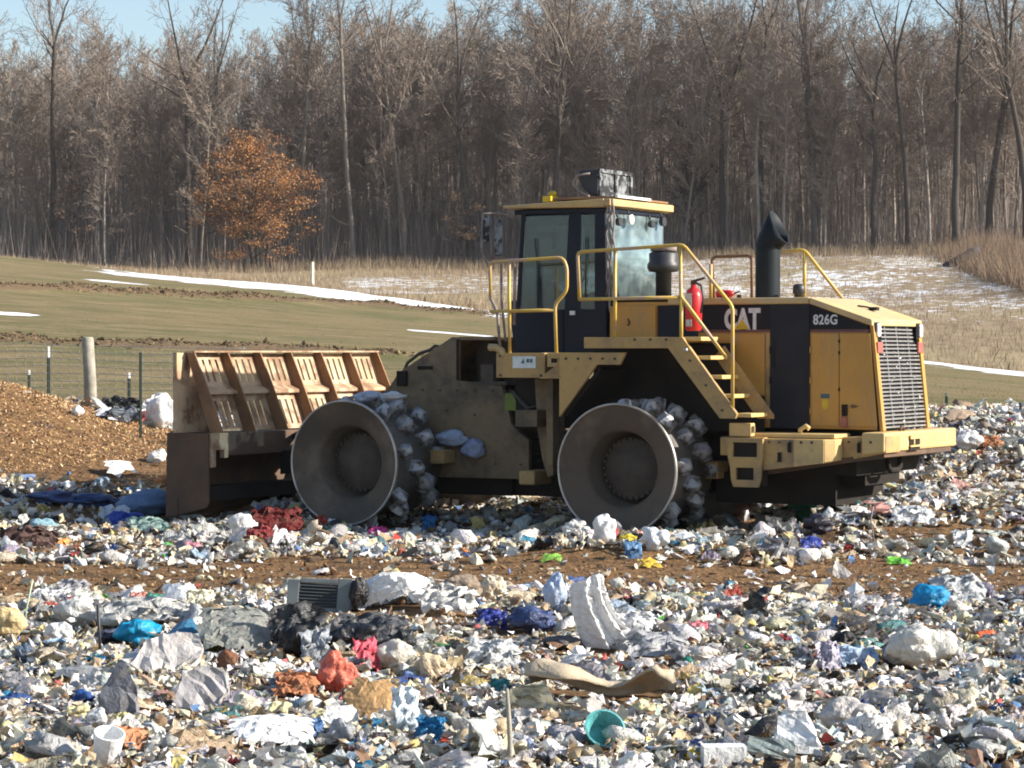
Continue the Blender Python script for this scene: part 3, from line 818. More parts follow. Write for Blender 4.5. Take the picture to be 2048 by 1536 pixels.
# bracket with two foot holes
f = MB()
z0, z1, a, b = .45, 1.0, 1.20, 1.64
for poly in ([(a, z1), (b, z1), (b, .955), (a, .955)], [(a, .955), (a + .07, .955), (a + .07, .79), (a + .01, .79)], [(b - .07, .955), (b, .955), (b, .79), (b - .07, .79)],
             [(a + .01, .79), (b, .79), (b - .02, .67), (a + .04, .67)], [(a + .04, .67), (a + .11, .67), (a + .11, .53), (a + .05, .53)], [(b - .11, .67), (b - .02, .67), (b - .03, .53), (b - .11, .53)],
             [(a + .05, .53), (b - .03, .53), (b - .06, .45), (a + .08, .45)]):
    f.prism(poly, .40, .445)
bmesh.ops.remove_doubles(f.bm, verts=f.bm.verts[:], dist=.0005)
f.build('foot_step', MT['frame'], root)
f = MB(); f.box(1.24, 1.62, .446, .60, .46, .95); f.build('foot_step_back', MT['under'], root)
# wrapped counterweight
f = MB()
f.prism([(2.46, 1.02), (2.98, 1.04), (2.98, .85), (2.46, .75)], .75, 1.2)
f.build('counterweight_side', MT['frame'], root, .01)
f = MB()
f.loft([(2.70, .72, 1.075), (2.97, .72, 1.075), (2.97, .72, .86), (2.70, .72, .82)], [(2.70, 3.10, 1.075), (2.97, 3.10, 1.075), (2.97, 3.10, .86), (2.70, 3.10, .82)])
cw = f.build('counterweight', MT['bumper'], root, .02)
f = MB(); f.box(2.965, 2.982, 1.50, 1.83, .855, 1.02); f.build('tow_pocket', MT['under'], cw)
f = MB(); f.box(2.983, 3.0, 1.49, 1.84, .985, 1.03); f.box(2.983, 3.0, 1.49, 1.84, .895, .915); f.box(2.983, 2.996, 1.60, 1.63, .917, .984); f.build('pocket_bar', MT['bumper'], cw)
f = MB(); f.tube([(2.84, 1.55, 1.08), (2.84, 1.60, 1.12), (2.84, 1.65, 1.12), (2.84, 1.68, 1.08)], .02, 6); f.build('lifting_eye', MT['rust'], cw)
f = MB()   # tapering keel under the counterweight
f.loft([(1.55, .60, .66), (1.55, 3.2, .66), (1.55, 3.2, .58), (1.55, .60, .58)], [(2.94, .80, .855), (2.94, 3.0, .855), (2.94, 3.0, .80), (2.94, .80, .80)])
f.build('keel', MT['rust'], root)
f = MB(); f.tube([(2.72, 1.5, .80), (2.72, 1.5, .66), (2.72, 1.58, .62), (2.72, 1.8, .62), (2.72, 1.88, .66), (2.72, 1.88, .80)], .035, 8); f.build('tow_loop', MT['under'], root)
f = MB(); f.box(1.0, 2.55, .95, 3.0, .58, .78); f.box(.7, 2.2, 1.2, 2.7, .22, .58); f.build('belly_pan', MT['under'], root)  # lower box added so the gap under the counterweight stays dark
for p, z in ((1.95, .93), (1.83, .82), (2.66, .93)):
    f = MB(); f.box(p - .02, p + .02, .428 if p < 2.4 else .738, .4415 if p < 2.4 else .7495, z - .08, z + .03); f.build('slot', MT['under'], root)

# cab
cab = MB()
cp0, cp1, cq0, cq1 = -1.93, -.70, 1.12, 2.68
ctop, csill, cbot = 3.66, 2.53, 1.97
cab.box(cp0, cp1, cq0, cq1, cbot, csill - .04)                       # lower body
cab.box(cp0 - .02, cp1 + .02, cq0 - .005, cq1 + .005, ctop - .02, ctop + .04)
# pillars
def pillar(p0b, p1b, p0t, p1t, q0, q1, zb=csill - .05, zt=ctop):
    cab.loft([(p0b, q0, zb), (p1b, q0, zb), (p1b, q1, zb), (p0b, q1, zb)], [(p0t, q0, zt), (p1t, q0, zt), (p1t, q1, zt), (p0t, q1, zt)])
for q in (cq0, cq1 - .07):
    pillar(cp0 - .005, cp0 + .055, -1.86, -1.80, q, q + .07)
    pillar(-1.27, -1.05, -1.21, -1.04, q, q + .05)
    pillar(-.86, cp1 + .005, -.86, cp1 - .02, q, q + .07)
cab_o = cab.build('cab', MT['navy'], root, .01)
f = MB(); f.box(-1.955, -1.935, cq0 + .03, cq1 - .03, cbot, cbot + .3); f.build('front_panel', MT['navy'], cab_o)
# windows
def pane(pts, mat, nrm, nm='window'):
    f = MB(); f.quadsheet(pts, .012, nrm); return f.build(nm, mat, cab_o)
for q, nn in ((cq0 + .02, -1), (cq1 - .03, 1)):
    pane([(-1.875, q, csill - .05), (-1.27, q, csill - .05), (-1.21, q, ctop - .04), (-1.80, q, ctop - .04)], MT['glass'], (0, nn, 0))
    pane([(-1.05, q, csill - .05), (-.86, q, csill - .05), (-.86, q, ctop - .04), (-1.04, q, ctop - .04)], MT['glass'], (0, nn, 0))
pane([(cp0 + .02, cq0 + .07, csill - .05), (cp0 + .02, cq1 - .07, csill - .05), (-1.83, cq1 - .07, ctop - .02), (-1.83, cq0 + .07, ctop - .02)], MT['glass'], (-1, 0, 0), 'windscreen')
f = MB()   # curved rear glass
nseg = 14
prev = None
cols_ = []
for i in range(nseg + 1):
    t = i / nseg
    q = cq0 + .02 + (cq1 - cq0 + .02) * t
    bul = .10 * math.sin(math.pi * min(1, max(0, t))) ** .6
    cols_.append(f.verts([(cp1 + .0 + bul, q, 2.61), (cp1 - .02 + bul * .8, q, ctop - .03)]))
for a, b in zip(cols_, cols_[1:]):
    f.bm.faces.new((a[0], b[0], b[1], a[1])).smooth = True
rg = f.build('rear_window', MT['rearglass'], cab_o)
m = rg.modifiers.new('s', 'SOLIDIFY'); m.thickness = .01
f = MB(); f.box(cp1 + .01, cp1 + .10, cq0, cq1, 2.50, 2.60); f.build('rear_sill', MT['navy'], cab_o)
# roof
f = MB()
f.loft([(-2.04, 1.02, 3.715), (-.70, 1.02, 3.70), (-.66, 2.78, 3.70), (-2.04, 2.78, 3.715)], [(-2.06, 1.0, 3.745), (-.68, 1.0, 3.80), (-.62, 2.80, 3.80), (-2.06, 2.80, 3.745)])
roof = f.build('roof', MT['hoodtop'], root, .012)
f = MB(); f.box(-.72, -.60, 1.02, 2.78, 3.715, 3.80); f.build('roof_rear_lip', MT['bumper'], roof, .012)
f = MB(); f.box(-1.50, -.64, 1.25, 2.7, 3.815, 3.84); f.build('roof_plate', MT['rib'], roof, .004)
f = MB(); f.box(-.62, -.585, 1.2, 2.1, 3.82, 3.85); f.build('roof_strip', MT['white'], roof)
f = MB(); f.box(-1.66, -1.55, 1.3, 1.5, 3.80, 3.87); f.lathe_z([(3.87, .045), (3.92, .05), (3.94, .02)], (-1.6, 1.45), 10); f.build('beacon_mount', MT['yellowdecal'], roof)
# roof condenser unit
f = MB()
f.prism([(-1.30, 4.19), (-1.04, 4.19), (-1.04, 3.88), (-1.14, 3.88), (-1.25, 3.97), (-1.30, 4.08)], 1.56, 2.42)
acu = f.build('roof_air_conditioner', MT['rubber'], roof, .015)
f = MB()
f.box(-1.04, -1.0, 1.54, 2.44, 4.15, 4.20); f.box(-1.04, -1.0, 1.54, 2.44, 3.87, 3.93); f.box(-1.04, -1.0, 1.54, 1.60, 3.93, 4.15); f.box(-1.04, -1.0, 2.38, 2.44, 3.93, 4.15); f.box(-1.04, -1.0, 1.96, 2.02, 3.93, 4.15)
f.build('fan_frame', MT['ac'], acu, .006)
f = MB(); f.box(-1.045, -1.02, 1.58, 2.40, 3.91, 4.17)
f.build('condenser_face', MT['ac'], acu)
f = MB(); f.tube([(-1.12, 1.50, 4.14), (-1.30, 1.50, 4.12), (-1.35, 1.50, 4.02), (-1.26, 1.50, 3.92), (-1.12, 1.5, 3.86)], .014, 6); f.build('cable', MT['cable'], acu)
# cables hanging down the rear corner
f = MB()
for k in range(5):
    pts = []
    for i in range(12):
        t = i / 11
        z = 3.80 - t * (1.15 + .1 * k % .3)
        pts.append((-.655 + .02 * k + random.uniform(-.02, .02), 1.06 + random.uniform(-.02, .02), z))
    f.tube(pts, .011, 5)
f.build('hanging_cable', MT['cable'], cab_o)
# work lights
for q, z, r in ((1.22, 3.53, .055), (1.52, 3.57, .06), (2.10, 3.54, .05), (2.42, 3.58, .06)):
    f = MB()
    f.tube([(-.61, q, z), (-.555, q, z)], [r * .8, r], 16)
    wl = f.build('work_lamp', MT['white'] if abs(q - 1.52) < .01 else MT['rubber'], cab_o)
    f = MB(); f.tube([(-.60, q, z + r), (-.62, q, z + .12)], .012, 6); f.build('lamp_bracket', MT['rubber'], wl)
# interior
f = MB(); f.box(-1.35, -.95, 1.62, 2.14, 2.40, 2.56); f.prism([(-.98, 2.5), (-.86, 2.5), (-.80, 3.05), (-.92, 3.05)], 1.64, 2.12); f.box(-.90, -.80, 1.76, 2.0, 3.08, 3.24)
f.build('seat', MT['seat'], cab_o, .04)
f = MB(); f.prism([(-1.80, 2.47), (-1.55, 2.47), (-1.66, 2.80), (-1.78, 2.86)], 1.7, 2.1); f.box(-1.5, -.9, 2.2, 2.5, 2.47, 2.72); f.box(-1.4, -1.0, 1.24, 1.42, 2.47, 2.68)
f.build('console', MT['seat'], cab_o, .02)
f = MB(); cx = Vector((-1.52, 1.88, 2.84))
f.tube([cx + Vector((.10 * math.sin(a), .19 * math.cos(a), .16 * math.sin(a))) for a in [2 * math.pi * i / 18 for i in range(19)]], .014, 6); f.tube([cx, (-1.68, 1.88, 2.6)], .02, 6)
f.build('steering_wheel', MT['rubber'], cab_o)
f = MB(); f.tube([(-1.45, 1.16, 3.50), (-1.42, 1.15, 3.45), (-1.42, 1.15, 3.25)], .01, 5); f.box(-1.45, -1.38, 1.145, 1.155, 3.22, 3.42); f.build('inside_mirror', MT['rubber'], cab_o)
f = MB(); f.box(-1.86, -1.2, 1.2, 2.6, 3.55, 3.64); f.box(-1.80, -1.35, 1.15, 1.20, 3.35, 3.42); f.build('headliner', MT['seat'], cab_o)
f = MB(); f.tube([(-1.60, 1.115, 2.70), (-1.66, 1.10, 3.35)], .009, 5); f.build('wiper', MT['rubber'], cab_o)
f = MB(); f.tube([(-.98, 1.115, 2.6), (-.96, 1.10, 3.35)], .009, 5); f.build('wiper', MT['rubber'], cab_o)
f = MB(); f.box(-1.19, -1.12, 1.112, 1.119, 2.42, 2.47); f.build('door_decal', MT['sticker'], cab_o)
f = MB(); f.box(-1.29, -1.275, 1.108, 1.119, 1.99, 2.48); f.build('door_seam', MT['black'], cab_o)
# mirror on a bent arm, dusty twigs of bracket
f = MB(); f.tube([(-1.93, 1.12, 3.60), (-2.10, 1.0, 3.66), (-2.28, .92, 3.66), (-2.30, .92, 3.20), (-2.20, .92, 3.02)], .016, 6); f.tube([(-1.95, 1.12, 3.10), (-2.14, .98, 3.12), (-2.14, .98, 3.62)], .014, 6)
f.tube([(-2.22, .95, 3.64), (-2.16, .95, 3.10)], .012, 6)
ma = f.build('mirror_arm', MT['cable'], cab_o)
f = MB(); f.box(-2.13, -2.02, .93, .97, 3.14, 3.58); f.build('mirror', MT['ac'], ma, .02)
f = MB(); f.box(-2.27, -2.19, .90, .93, 3.30, 3.60); f.build('mirror', MT['ac'], ma, .02)

# air pre-cleaner
f = MB(); f.lathe_z([(2.59, .092), (2.92, .095), (2.93, .17), (2.97, .195), (3.02, .195), (3.05, .17), (3.14, .175), (3.16, .15), (3.17, .13)], (-.03, 1.30), 28); pcn = f.build('air_precleaner', MT['rubber'], root)
f = MB(); f.lathe_z([(3.172, .155), (3.235, .16), (3.25, .10), (3.255, .02)], (-.03, 1.30), 28); f.build('precleaner_cap', MT['cable'], pcn)

# handrails
def rail(pts, r=.021, nm='handrail', m='rail'):
    # round the corners a little
    P = [Vector(p) for p in pts]; out = [P[0]]
    for a, b, c in zip(P, P[1:], P[2:]):
        d = min(.05, (b - a).length * .4, (c - b).length * .4)
        out += [b + (a - b).normalized() * d, b + (a - b).normalized() * d * .3 + (c - b).normalized() * d * .3, b + (c - b).normalized() * d]
    out.append(P[-1])
    f = MB(); f.tube(out, r, 10); return f.build(nm, MT[m], root)
q = .30
rail([(-.633, q, 2.59), (-.66, q, 3.14), (.70, q, 3.20), (1.315, q, 2.49), (1.315, q, 1.30)])
rail([(-.64, q, 2.59), (.66, q, 2.60)])
rail([(-.17, q, 3.14), (-.17, q, 2.13)])
rail([(.66, q, 3.19), (.67, q, 2.60), (.72, q, 2.55), (1.23, q, 1.92)])
rail([(.675, q, 2.62), (.675, q, 2.08)])
q2 = 1.05
rail([(.70, q2, 3.0), (.70, q2, 2.60)])
# front step rails
q = .53
rail([(-1.95, q, 2.60), (-1.965, q, 3.05), (-.98, q, 3.09), (-.92, q, 2.98), (-.92, q, 2.70), (-1.08, q, 2.54), (-1.06, q, 1.94)])
rail([(-1.96, q, 2.46), (-1.08, q, 2.47)])
rail([(-1.70, q, 3.05), (-1.69, q, 1.95)])
rail([(-1.95, q, 2.62), (-1.86, q, 2.45), (-1.82, q, 2.0)], .018, m='cable')
rail([(-1.86, q + .1, 3.02), (-1.86, q + .1, 2.6), (-1.80, q + .1, 2.1)], .016, m='cable')
rail([(-1.78, q + .3, 3.0), (-1.80, q + .3, 2.3)], .02, m='cable')
# rails on the far side of the hood
q = 3.0
rail([(-.15, q, 2.62), (-.18, q, 3.16), (.36, q, 3.17), (.36, q, 2.62)], .02, m='rib')
rail([(.40, q, 3.19), (1.06, q, 3.225), (1.56, q, 2.62)])
rail([(1.06, q, 3.20), (1.06, q, 2.62)])
f = MB(); f.box(-.4, 1.7, 2.73, 3.2, 2.52, 2.58); f.build('far_platform', MT['frame'], root)

BT = MB(); BT.lathe_q([(-.012, .016), (0, .016)], (0, 0), 6, smooth=False); BT.bm.faces.new(BT.rings[0]); BT = BT.mesh('bolt'); BT.materials.append(MT['hub'])
for (p_, q_, z_) in [(1.70 + .13 * k, .441, .965) for k in range(5)] + [(-.80 + .16 * k, .279, 1.90) for k in range(5)] + [(-1.80, .499, 1.93), (-1.80, .499, 1.70), (-1.25, .499, 1.70)] + [(-2.1 - .25 * k, 1.279, 1.50) for k in range(6)] + [(.10 + .2 * k, .269, 2.12) for k in range(3)] + [(1.0, .269, 1.60), (1.2, .269, 1.32), (.8, .269, 1.88)] + [(2.55 + .13 * k, .719, .97) for k in range(3)] + [(-2.6, 1.279, 1.2), (-3.0, 1.279, 1.25), (-3.4, 1.279, 1.2), (-1.95, 1.279, .6), (-2.3, 1.279, .6)]:
    b_ = link_mesh('bolt', BT, None, root); b_.location = (p_, q_, z_)
for z_ in (1.3, 1.65, 2.0):
    f = MB(); f.tube([(1.432, 1.10, z_ - .04), (1.432, 1.10, z_ + .04)], .013, 6); f.build('hinge', MT['black'], hood)
    f = MB(); f.tube([(1.925, 1.105, z_ - .04), (1.925, 1.105, z_ + .04)], .012, 6); f.build('hinge', MT['hood'], hood)
for k in range(4):
    f = MB(); q_ = 1.15 + .03 * k; f.tube([(-2.0, q_, 1.5 - .03 * k), (-1.75, q_ - .05, 1.30 - .05 * k), (-1.45, q_ - .05, 1.35 - .06 * k), (-1.2, q_, 1.55)], .018, 6); f.build('hose', MT['hose'], root)

# blade with trash rack
bl = MB()
bl.loft([(-5.93, -.30, .0), (-5.93, 4.20, .0), (-5.88, 4.20, .0), (-5.88, -.30, .0)], [(-5.99, -.30, .50), (-5.99, 4.20, .50), (-5.94, 4.20, .50), (-5.94, -.30, .50)])
bl.loft([(-5.99, -.30, .50), (-5.99, 4.20, .50), (-5.94, 4.20, .50), (-5.94, -.30, .50)], [(-5.96, -.30, .97), (-5.96, 4.20, .97), (-5.91, 4.20, .97), (-5.91, -.30, .97)])
bl.box(-6.02, -5.93, -.34, 4.24, -.06, .16)
blade = bl.build('blade', MT['rust'], root)
f = MB(); f.box(-5.90, -5.47, .085, 3.82, .68, .965); f.build('cross_beam', MT['rust'], blade, .01)
f = MB(); f.box(-5.90, -5.60, -.25, 4.15, .12, .30); f.build('lower_beam', MT['under'], blade)
f = MB()
f.prism([(-6.10, .97), (-5.475, .97), (-5.475, .10), (-5.50, .05), (-6.12, -.10)], -.325, -.285)
f.build('end_plate', MT['rust'], blade, .006)
f = MB()
f.prism([(-6.10, .97), (-5.475, .97), (-5.475, .10), (-5.50, .05), (-6.12, -.10)], 4.185, 4.225)
f.build('end_plate', MT['rust'], blade, .006)
for qa, qb in ((-.28, .083), (3.825, 4.18)):   # pale notched strips, shaped and coloured as the sunlit patch
    f = MB(); f.box(-5.52, -5.455, qa, qb, .76, .97); f.box(-5.52, -5.455, qa, qa + .10, .55, .76); f.box(-5.52, -5.455, qb - .09, qb, .66, .76)
    f.build('sunlit_end_strip', MT['blade'], blade)
# rack: leaning slotted panels in two tiers between ribs
ribq = [-.17, .55, 1.265, 1.98, 2.695, 3.41, 4.12]
def rp(z):   # lean of the panel
    return -5.90 + (1.95 - z) / (1.95 - .97) * .36
for a, b in zip(ribq, ribq[1:]):
    for (z0, z1) in ((1.54, 1.95), (.985, 1.43)):
        f = MB()
        w_ = b - a - .02
        ns = 4
        edges = [a + .01]
        # solid strips between four slots
        sw = .05; gap = (w_ - ns * sw) / (ns + 1) * .9
        x = a + .01
        m0 = (w_ - ns * sw - (ns - 1) * gap) / 2
        strips = []; x0 = a + .01; x1 = x0 + m0
        strips.append((x0, x1))
        for k in range(ns):
            x0 = x1 + sw; x1 = x0 + (gap if k < ns - 1 else m0); strips.append((x0, x1))
        def slab(q0, q1, za, zb):
            f.quadsheet([(rp(za), q0, za), (rp(za), q1, za), (rp(zb), q1, zb), (rp(zb), q0, zb)], -.015, (1, 0, .37))
        for q0, q1 in strips: slab(q0, q1, z0 + .06, z1 - .07)
        slab(a + .01, b - .01, z1 - .0695, z1); slab(a + .01, b - .01, z0, z0 + .0595)
        f.build('rack_panel', MT['blade'], blade)
    f = MB()   # shelf between the tiers
    f.prism([(rp(1.54), 1.54), (rp(1.50) + .10, 1.485), (rp(1.46) + .09, 1.445), (rp(1.43), 1.43)], a + .01, b - .01)
    f.build('rack_shelf', MT['blade'], blade, .004)
for qx in ribq:
    f = MB(); f.prism([(rp(1.95), 1.965), (rp(1.95) + .12, 1.965), (rp(1.5) + .17, 1.49), (rp(.97) + .19, .975), (rp(.97), .975)], qx - .012, qx + .012)
    f.build('rib', MT['rib'], blade)
f = MB(); f.box(-5.93, -5.77, -.19, 4.14, 1.967, 1.99); f.build('top_rail', MT['blade'], blade, .004)
f = MB(); f.box(-5.945, -5.925, -.36, .52, .972, 1.965); f.box(-5.96, -5.90, -.385, -.36, .972, 1.97); f.build('rack_wing', MT['blade'], blade)
# push arms
f = MB()
for q in (1.42, 2.40):
    f.loft([(-5.5, q - .12, .70), (-5.5, q + .12, .70), (-5.5, q + .12, .40), (-5.5, q - .12, .40)], [(-3.9, q - .1, .86), (-3.9, q + .1, .86), (-3.9, q + .1, .55), (-3.9, q - .1, .55)])
f.build('push_arm', MT['under'], root)
f = MB()
for q in (1.55, 2.28): f.tube([(-3.9, q, 1.45), (-4.7, q, 1.15), (-5.45, q, .88)], [.09, .08, .045], 12)
f.build('lift_cylinder', MT['under'], root)

# fire extinguisher hung at the top of the stairs
def machine_pt(p, q, z):
    a = rad(-29)
    return (MX + p * math.cos(a) - q * math.sin(a), MY + p * math.sin(a) + q * math.cos(a), z)
fe = empty('fire_extinguisher', machine_pt(.68, .62, 2.22), rad(-29))
tag(fe, 'red fire extinguisher fixed beside the stair rail of the compactor', 'fire extinguisher')
f = MB(); f.lathe_z([(0, .075), (.02, .095), (.40, .10), (.47, .075), (.50, .035), (.53, .03)], (0, 0), 24); f.build('cylinder', MT['red'], fe)
f = MB(); f.box(-.03, .03, -.015, .015, .53, .58); f.prism([(-.02, .58), (.14, .62), (.15, .60), (.0, .555)], -.012, .012); f.build('valve_handle', MT['rust'], fe)
f = MB(); f.loft([(-.06, -.1045, .28), (.02, -.1045, .28), (.02, -.1045, .43), (-.06, -.1045, .43)], [(-.06, -.08, .28), (.02, -.08, .28), (.02, -.08, .43), (-.06, -.08, .43)]); f.build('paper_label', MT['silver'], fe)
f = MB(); f.loft([(-.05, -.103, .05), (.02, -.103, .05), (.02, -.103, .13), (-.05, -.103, .13)], [(-.05, -.08, .05), (.02, -.08, .05), (.02, -.08, .13), (-.05, -.08, .13)]); f.build('paper_label', MT['silver'], fe)
f = MB(); f.tube([(.02, -.02, .56), (.12, -.06, .52), (.16, -.08, .38), (.13, -.09, .2)], .014, 6); f.build('hose', MT['rubber'], fe)
fe2 = empty('fire_extinguisher', machine_pt(.80, 1.15, 2.605), rad(-29)); fe2.scale = (.62, .62, .62)
tag(fe2, 'second red extinguisher bottle lying on the hood behind the handrail', 'fire extinguisher')
f = MB(); f.tube([(-.12, 0, .08), (-.10, 0, .08), (.16, 0, .08), (.22, 0, .08), (.24, 0, .08)], [.04, .075, .075, .05, .02], 16); f.build('cylinder', MT['red'], fe2)
f = MB(); f.tube([(.23, 0, .08), (.30, 0, .10), (.36, 0, .13)], .016, 6); f.build('valve', MT['rubber'], fe2)

# ------------------------------------------------------------------ the thin winter air
hz = MB().box(-2400, 2400, -2400, 2400, -2.5, 84).build('haze', None, None)
hm = bpy.data.materials.new('haze'); hm.use_nodes = True
hn = hm.node_tree; hn.nodes.remove(hn.nodes['Principled BSDF'])
hv = hn.nodes.new('ShaderNodeVolumePrincipled'); hv.inputs['Color'].default_value = (.95, .95, 1, 1); hv.inputs['Density'].default_value = .00010
hn.links.new(hv.outputs[0], hn.nodes['Material Output'].inputs['Volume'])
hz.data.materials.append(hm)
tag(hz, 'thin pale haze in the winter air', 'haze', kind='stuff')

# ------------------------------------------------------------------ trees
def seg_tubes(segs, sides):
    """segs: array (n,8) p0 p1 r0 r1 -> verts, tris"""
    S = np.array(segs, float)
    p0, p1, r0, r1 = S[:, 0:3], S[:, 3:6], S[:, 6], S[:, 7]
    d = p1 - p0; L = np.linalg.norm(d, axis=1, keepdims=True); d = d / np.maximum(L, 1e-6)
    ref = np.where(np.abs(d[:, 2:3]) < .9, np.array([[0, 0, 1.0]]), np.array([[1.0, 0, 0]]))
    s = np.cross(d, ref); s /= np.linalg.norm(s, axis=1, keepdims=True)
    t = np.cross(s, d)
    n = len(S)
    ang = 2 * np.pi * np.arange(sides) / sides
    ring = s[:, None, :] * np.cos(ang)[None, :, None] + t[:, None, :] * np.sin(ang)[None, :, None]
    A = p0[:, None] + ring * r0[:, None, None]; B = p1[:, None] + ring * r1[:, None, None]
    V = np.concatenate([A, B], 1).reshape(-1, 3)
    j = np.arange(sides); k = (j + 1) % sides
    T = np.concatenate([np.stack([j, k, k + sides], 1), np.stack([j, k + sides, j + sides], 1)])
    F = (T[None] + (np.arange(n) * 2 * sides)[:, None, None]).reshape(-1, 3)
    return V, F

def gen_tree(seed, H, r0, fork=.55, lead=3, limbs=12, spread=.5, dense=1.0, lean=0.0, low=.38, twig=.020):
    r = random.Random(seed)
    trunk, big, fine = [], [], []
    ends = []
    def rv(s): return Vector((r.gauss(0, s), r.gauss(0, s), r.gauss(0, s)))
    def branch(p, d, L, rad_, level):
        n = (6, 5, 4, 3)[level]
        p = Vector(p); d = Vector(d).normalized()
        for i in range(n):
            d = (d + rv(.16 if level else .10) + Vector((0, 0, .10 if level < 3 else .04))).normalized()
            q = p + d * L / n
            ra = max(twig, rad_ * (1 - i / n * .8)); rb = max(twig * .8, rad_ * (1 - (i + 1) / n * .8))
            (big if ra > .05 else fine).append((*p, *q, ra, rb))
            if level < 3 and (i > 0 or level):
                kn = int((1.1, 1.9, 2.1)[level] * dense + r.random())
                for _ in range(kn):
                    ax = rv(1).cross(d).normalized()
                    dd = (d * math.cos(a_ := rad(r.uniform(28, 55))) + ax * math.sin(a_))
                    branch(p.lerp(q, r.random()), dd, L * r.uniform(.35, .6) * (1 - .25 * i / n), rb * .5, level + 1)
            p = q
        ends.append(p.copy())
    # trunk up to the fork
    p = Vector((0, 0, -.4)); d = Vector((lean, r.gauss(0, .02), 1)).normalized()
    n = 9; hf = H * fork
    for i in range(n):
        d = (d + Vector((r.gauss(0, .035), r.gauss(0, .035), .04))).normalized()
        q = p + d * hf / n
        ra = r0 * (1 - .45 * i / n) * (1.25 if i == 0 else 1); rb = r0 * (1 - .45 * (i + 1) / n)
        trunk.append((*p, *q, ra, rb))
        hh = (i + .5) / n
        if q.z > H * low:
            for _ in range(max(1, int(limbs / n * (1.3 if hh > .6 else .8)))):
                a = r.uniform(0, 6.28); up = r.uniform(.5, 1.2)
                branch(p.lerp(q, r.random()), (math.cos(a), math.sin(a), up), H * r.uniform(.12, .24) * spread / .5, rb * .32, 1)
        elif r.random() < .5:
            a = r.uniform(0, 6.28)
            branch(p.lerp(q, r.random()), (math.cos(a), math.sin(a), .25), H * .08, .03, 3)
        p = q
    for k in range(lead):
        a = 6.28 * k / lead + r.uniform(-.6, .6); s = (.10 if k == 0 and lead != 2 else .34) * spread / .5
        branch(p, (math.cos(a) * s + lean * .5, math.sin(a) * s, 1), (H - hf) * r.uniform(.82, 1.0), r0 * (.5 if k == 0 else .38), 0)
    for k in range(int(limbs * .5)):
        a = r.uniform(0, 6.28)
        branch(p - Vector((0, 0, r.uniform(0, .15) * H)), (math.cos(a), math.sin(a), r.uniform(.5, 1.1)), H * r.uniform(.15, .26) * spread / .5, r0 * .25, 1)
    return trunk, big, fine, ends

def bark_cols(n, base, seed):
    r = np.random.default_rng(seed)
    return np.array(base)[None] * (1 + r.uniform(-.15, .15, (n, 1)))

def tree_meshes(seed, bark, twigc, **kw):
    tr, big, fine, ends = gen_tree(seed, **kw)
    V, F = seg_tubes(tr, 8)
    trunk = np_mesh('trunk', V, F, bark_cols(len(V), bark, seed), smooth=True); trunk.materials.append(MT['bark'])
    V1, F1 = seg_tubes(big, 5) if big else (np.zeros((0, 3)), np.zeros((0, 3), int))
    V2, F2 = seg_tubes(fine, 3)
    V = np.concatenate([V1, V2]); F = np.concatenate([F1, F2 + len(V1)])
    c = np.concatenate([bark_cols(len(V1), bark, seed), bark_cols(len(V2), twigc, seed + 1)])
    crown = np_mesh('crown', V, F, c); crown.materials.append(MT['bark'])
    return trunk, crown, ends

BARKS = [(.17, .145, .122), (.22, .19, .16), (.085, .072, .062), (.22, .195, .165)]
TWIGS = [(.285, .228, .185), (.31, .25, .205), (.255, .208, .172), (.315, .26, .212)]
def place_tree(tm, x, y, rz, sc, label, group=None, name='bare_tree', cat='tree'):
    z = float(ground_z(np.array([x]), np.array([y]))[0])
    e = empty(name, (x, y, z), rz); e.scale = (sc, sc, sc)
    tag(e, label, cat, group)
    link_mesh('trunk', tm[0], None, e); link_mesh('crown', tm[1], None, e)
    return e

# the trees one can tell apart at the wood's edge: (photo column, distance, height, radius, fork, leaders, lean, tone, label)
notable = [
    (105, 226, 26.5, .26, .74, 3, .01, 2, 'tall bare tree at the far left with a wide forked top against the sky'),
    (378, 222, 27, .34, .60, 2, .0, 2, 'dark double-stemmed bare tree just left of the orange-leaved oak'),
    (398, 229, 25, .24, .66, 3, .03, 2, 'dark slender bare tree touching the left edge of the orange-leaved oak'),
    (605, 224, 26.5, .24, .62, 3, -.01, 1, 'tall bare tree rising behind the right side of the orange-leaved oak'),
    (705, 222, 27, .24, .78, 2, .0, 3, 'pale straight bare tree whose top forks against the sky, right of the oak'),
    (812, 223, 27, .26, .60, 3, -.05, 1, 'bare tree leaning left with a long bare upper stem, left of the cab'),
    (942, 221, 27, .30, .56, 3, .0, 2, 'dark bare tree with a low broad fork, left of the compactor cab'),
    (1103, 219, 28, .32, .50, 3, .0, 2, 'dark bare tree forking into many upright limbs, behind the cab roof'),
    (1440, 219, 27, .30, .48, 2, .02, 2, 'dark bare tree with a clear V fork, between the cab and the exhaust pipe'),
    (1520, 221, 24, .26, .80, 2, -.02, 2, 'thin dark bare tree directly above the exhaust pipe'),
    (1632, 218, 29, .38, .62, 3, .0, 0, 'thick bare tree reaching the top of the picture, right of the exhaust pipe'),
    (1748, 214, 21.5, .26, .55, 3, .0, 2, 'shorter bare tree with a round top, second from the thick one to the right'),
    (1815, 213, 25, .26, .60, 3, .0, 2, 'straight bare tree between the round-topped tree and the tallest one at the right'),
    (1912, 211, 29, .34, .64, 3, -.02, 2, 'tallest dark bare tree at the right with open limbs against blue sky'),
    (1975, 213, 28, .32, .56, 3, .04, 2, 'dark bare tree leaning right near the right edge of the wood'),
    (2052, 209, 28, .34, .50, 3, .03, 2, 'dark bare tree half cut by the right edge of the picture'),
]
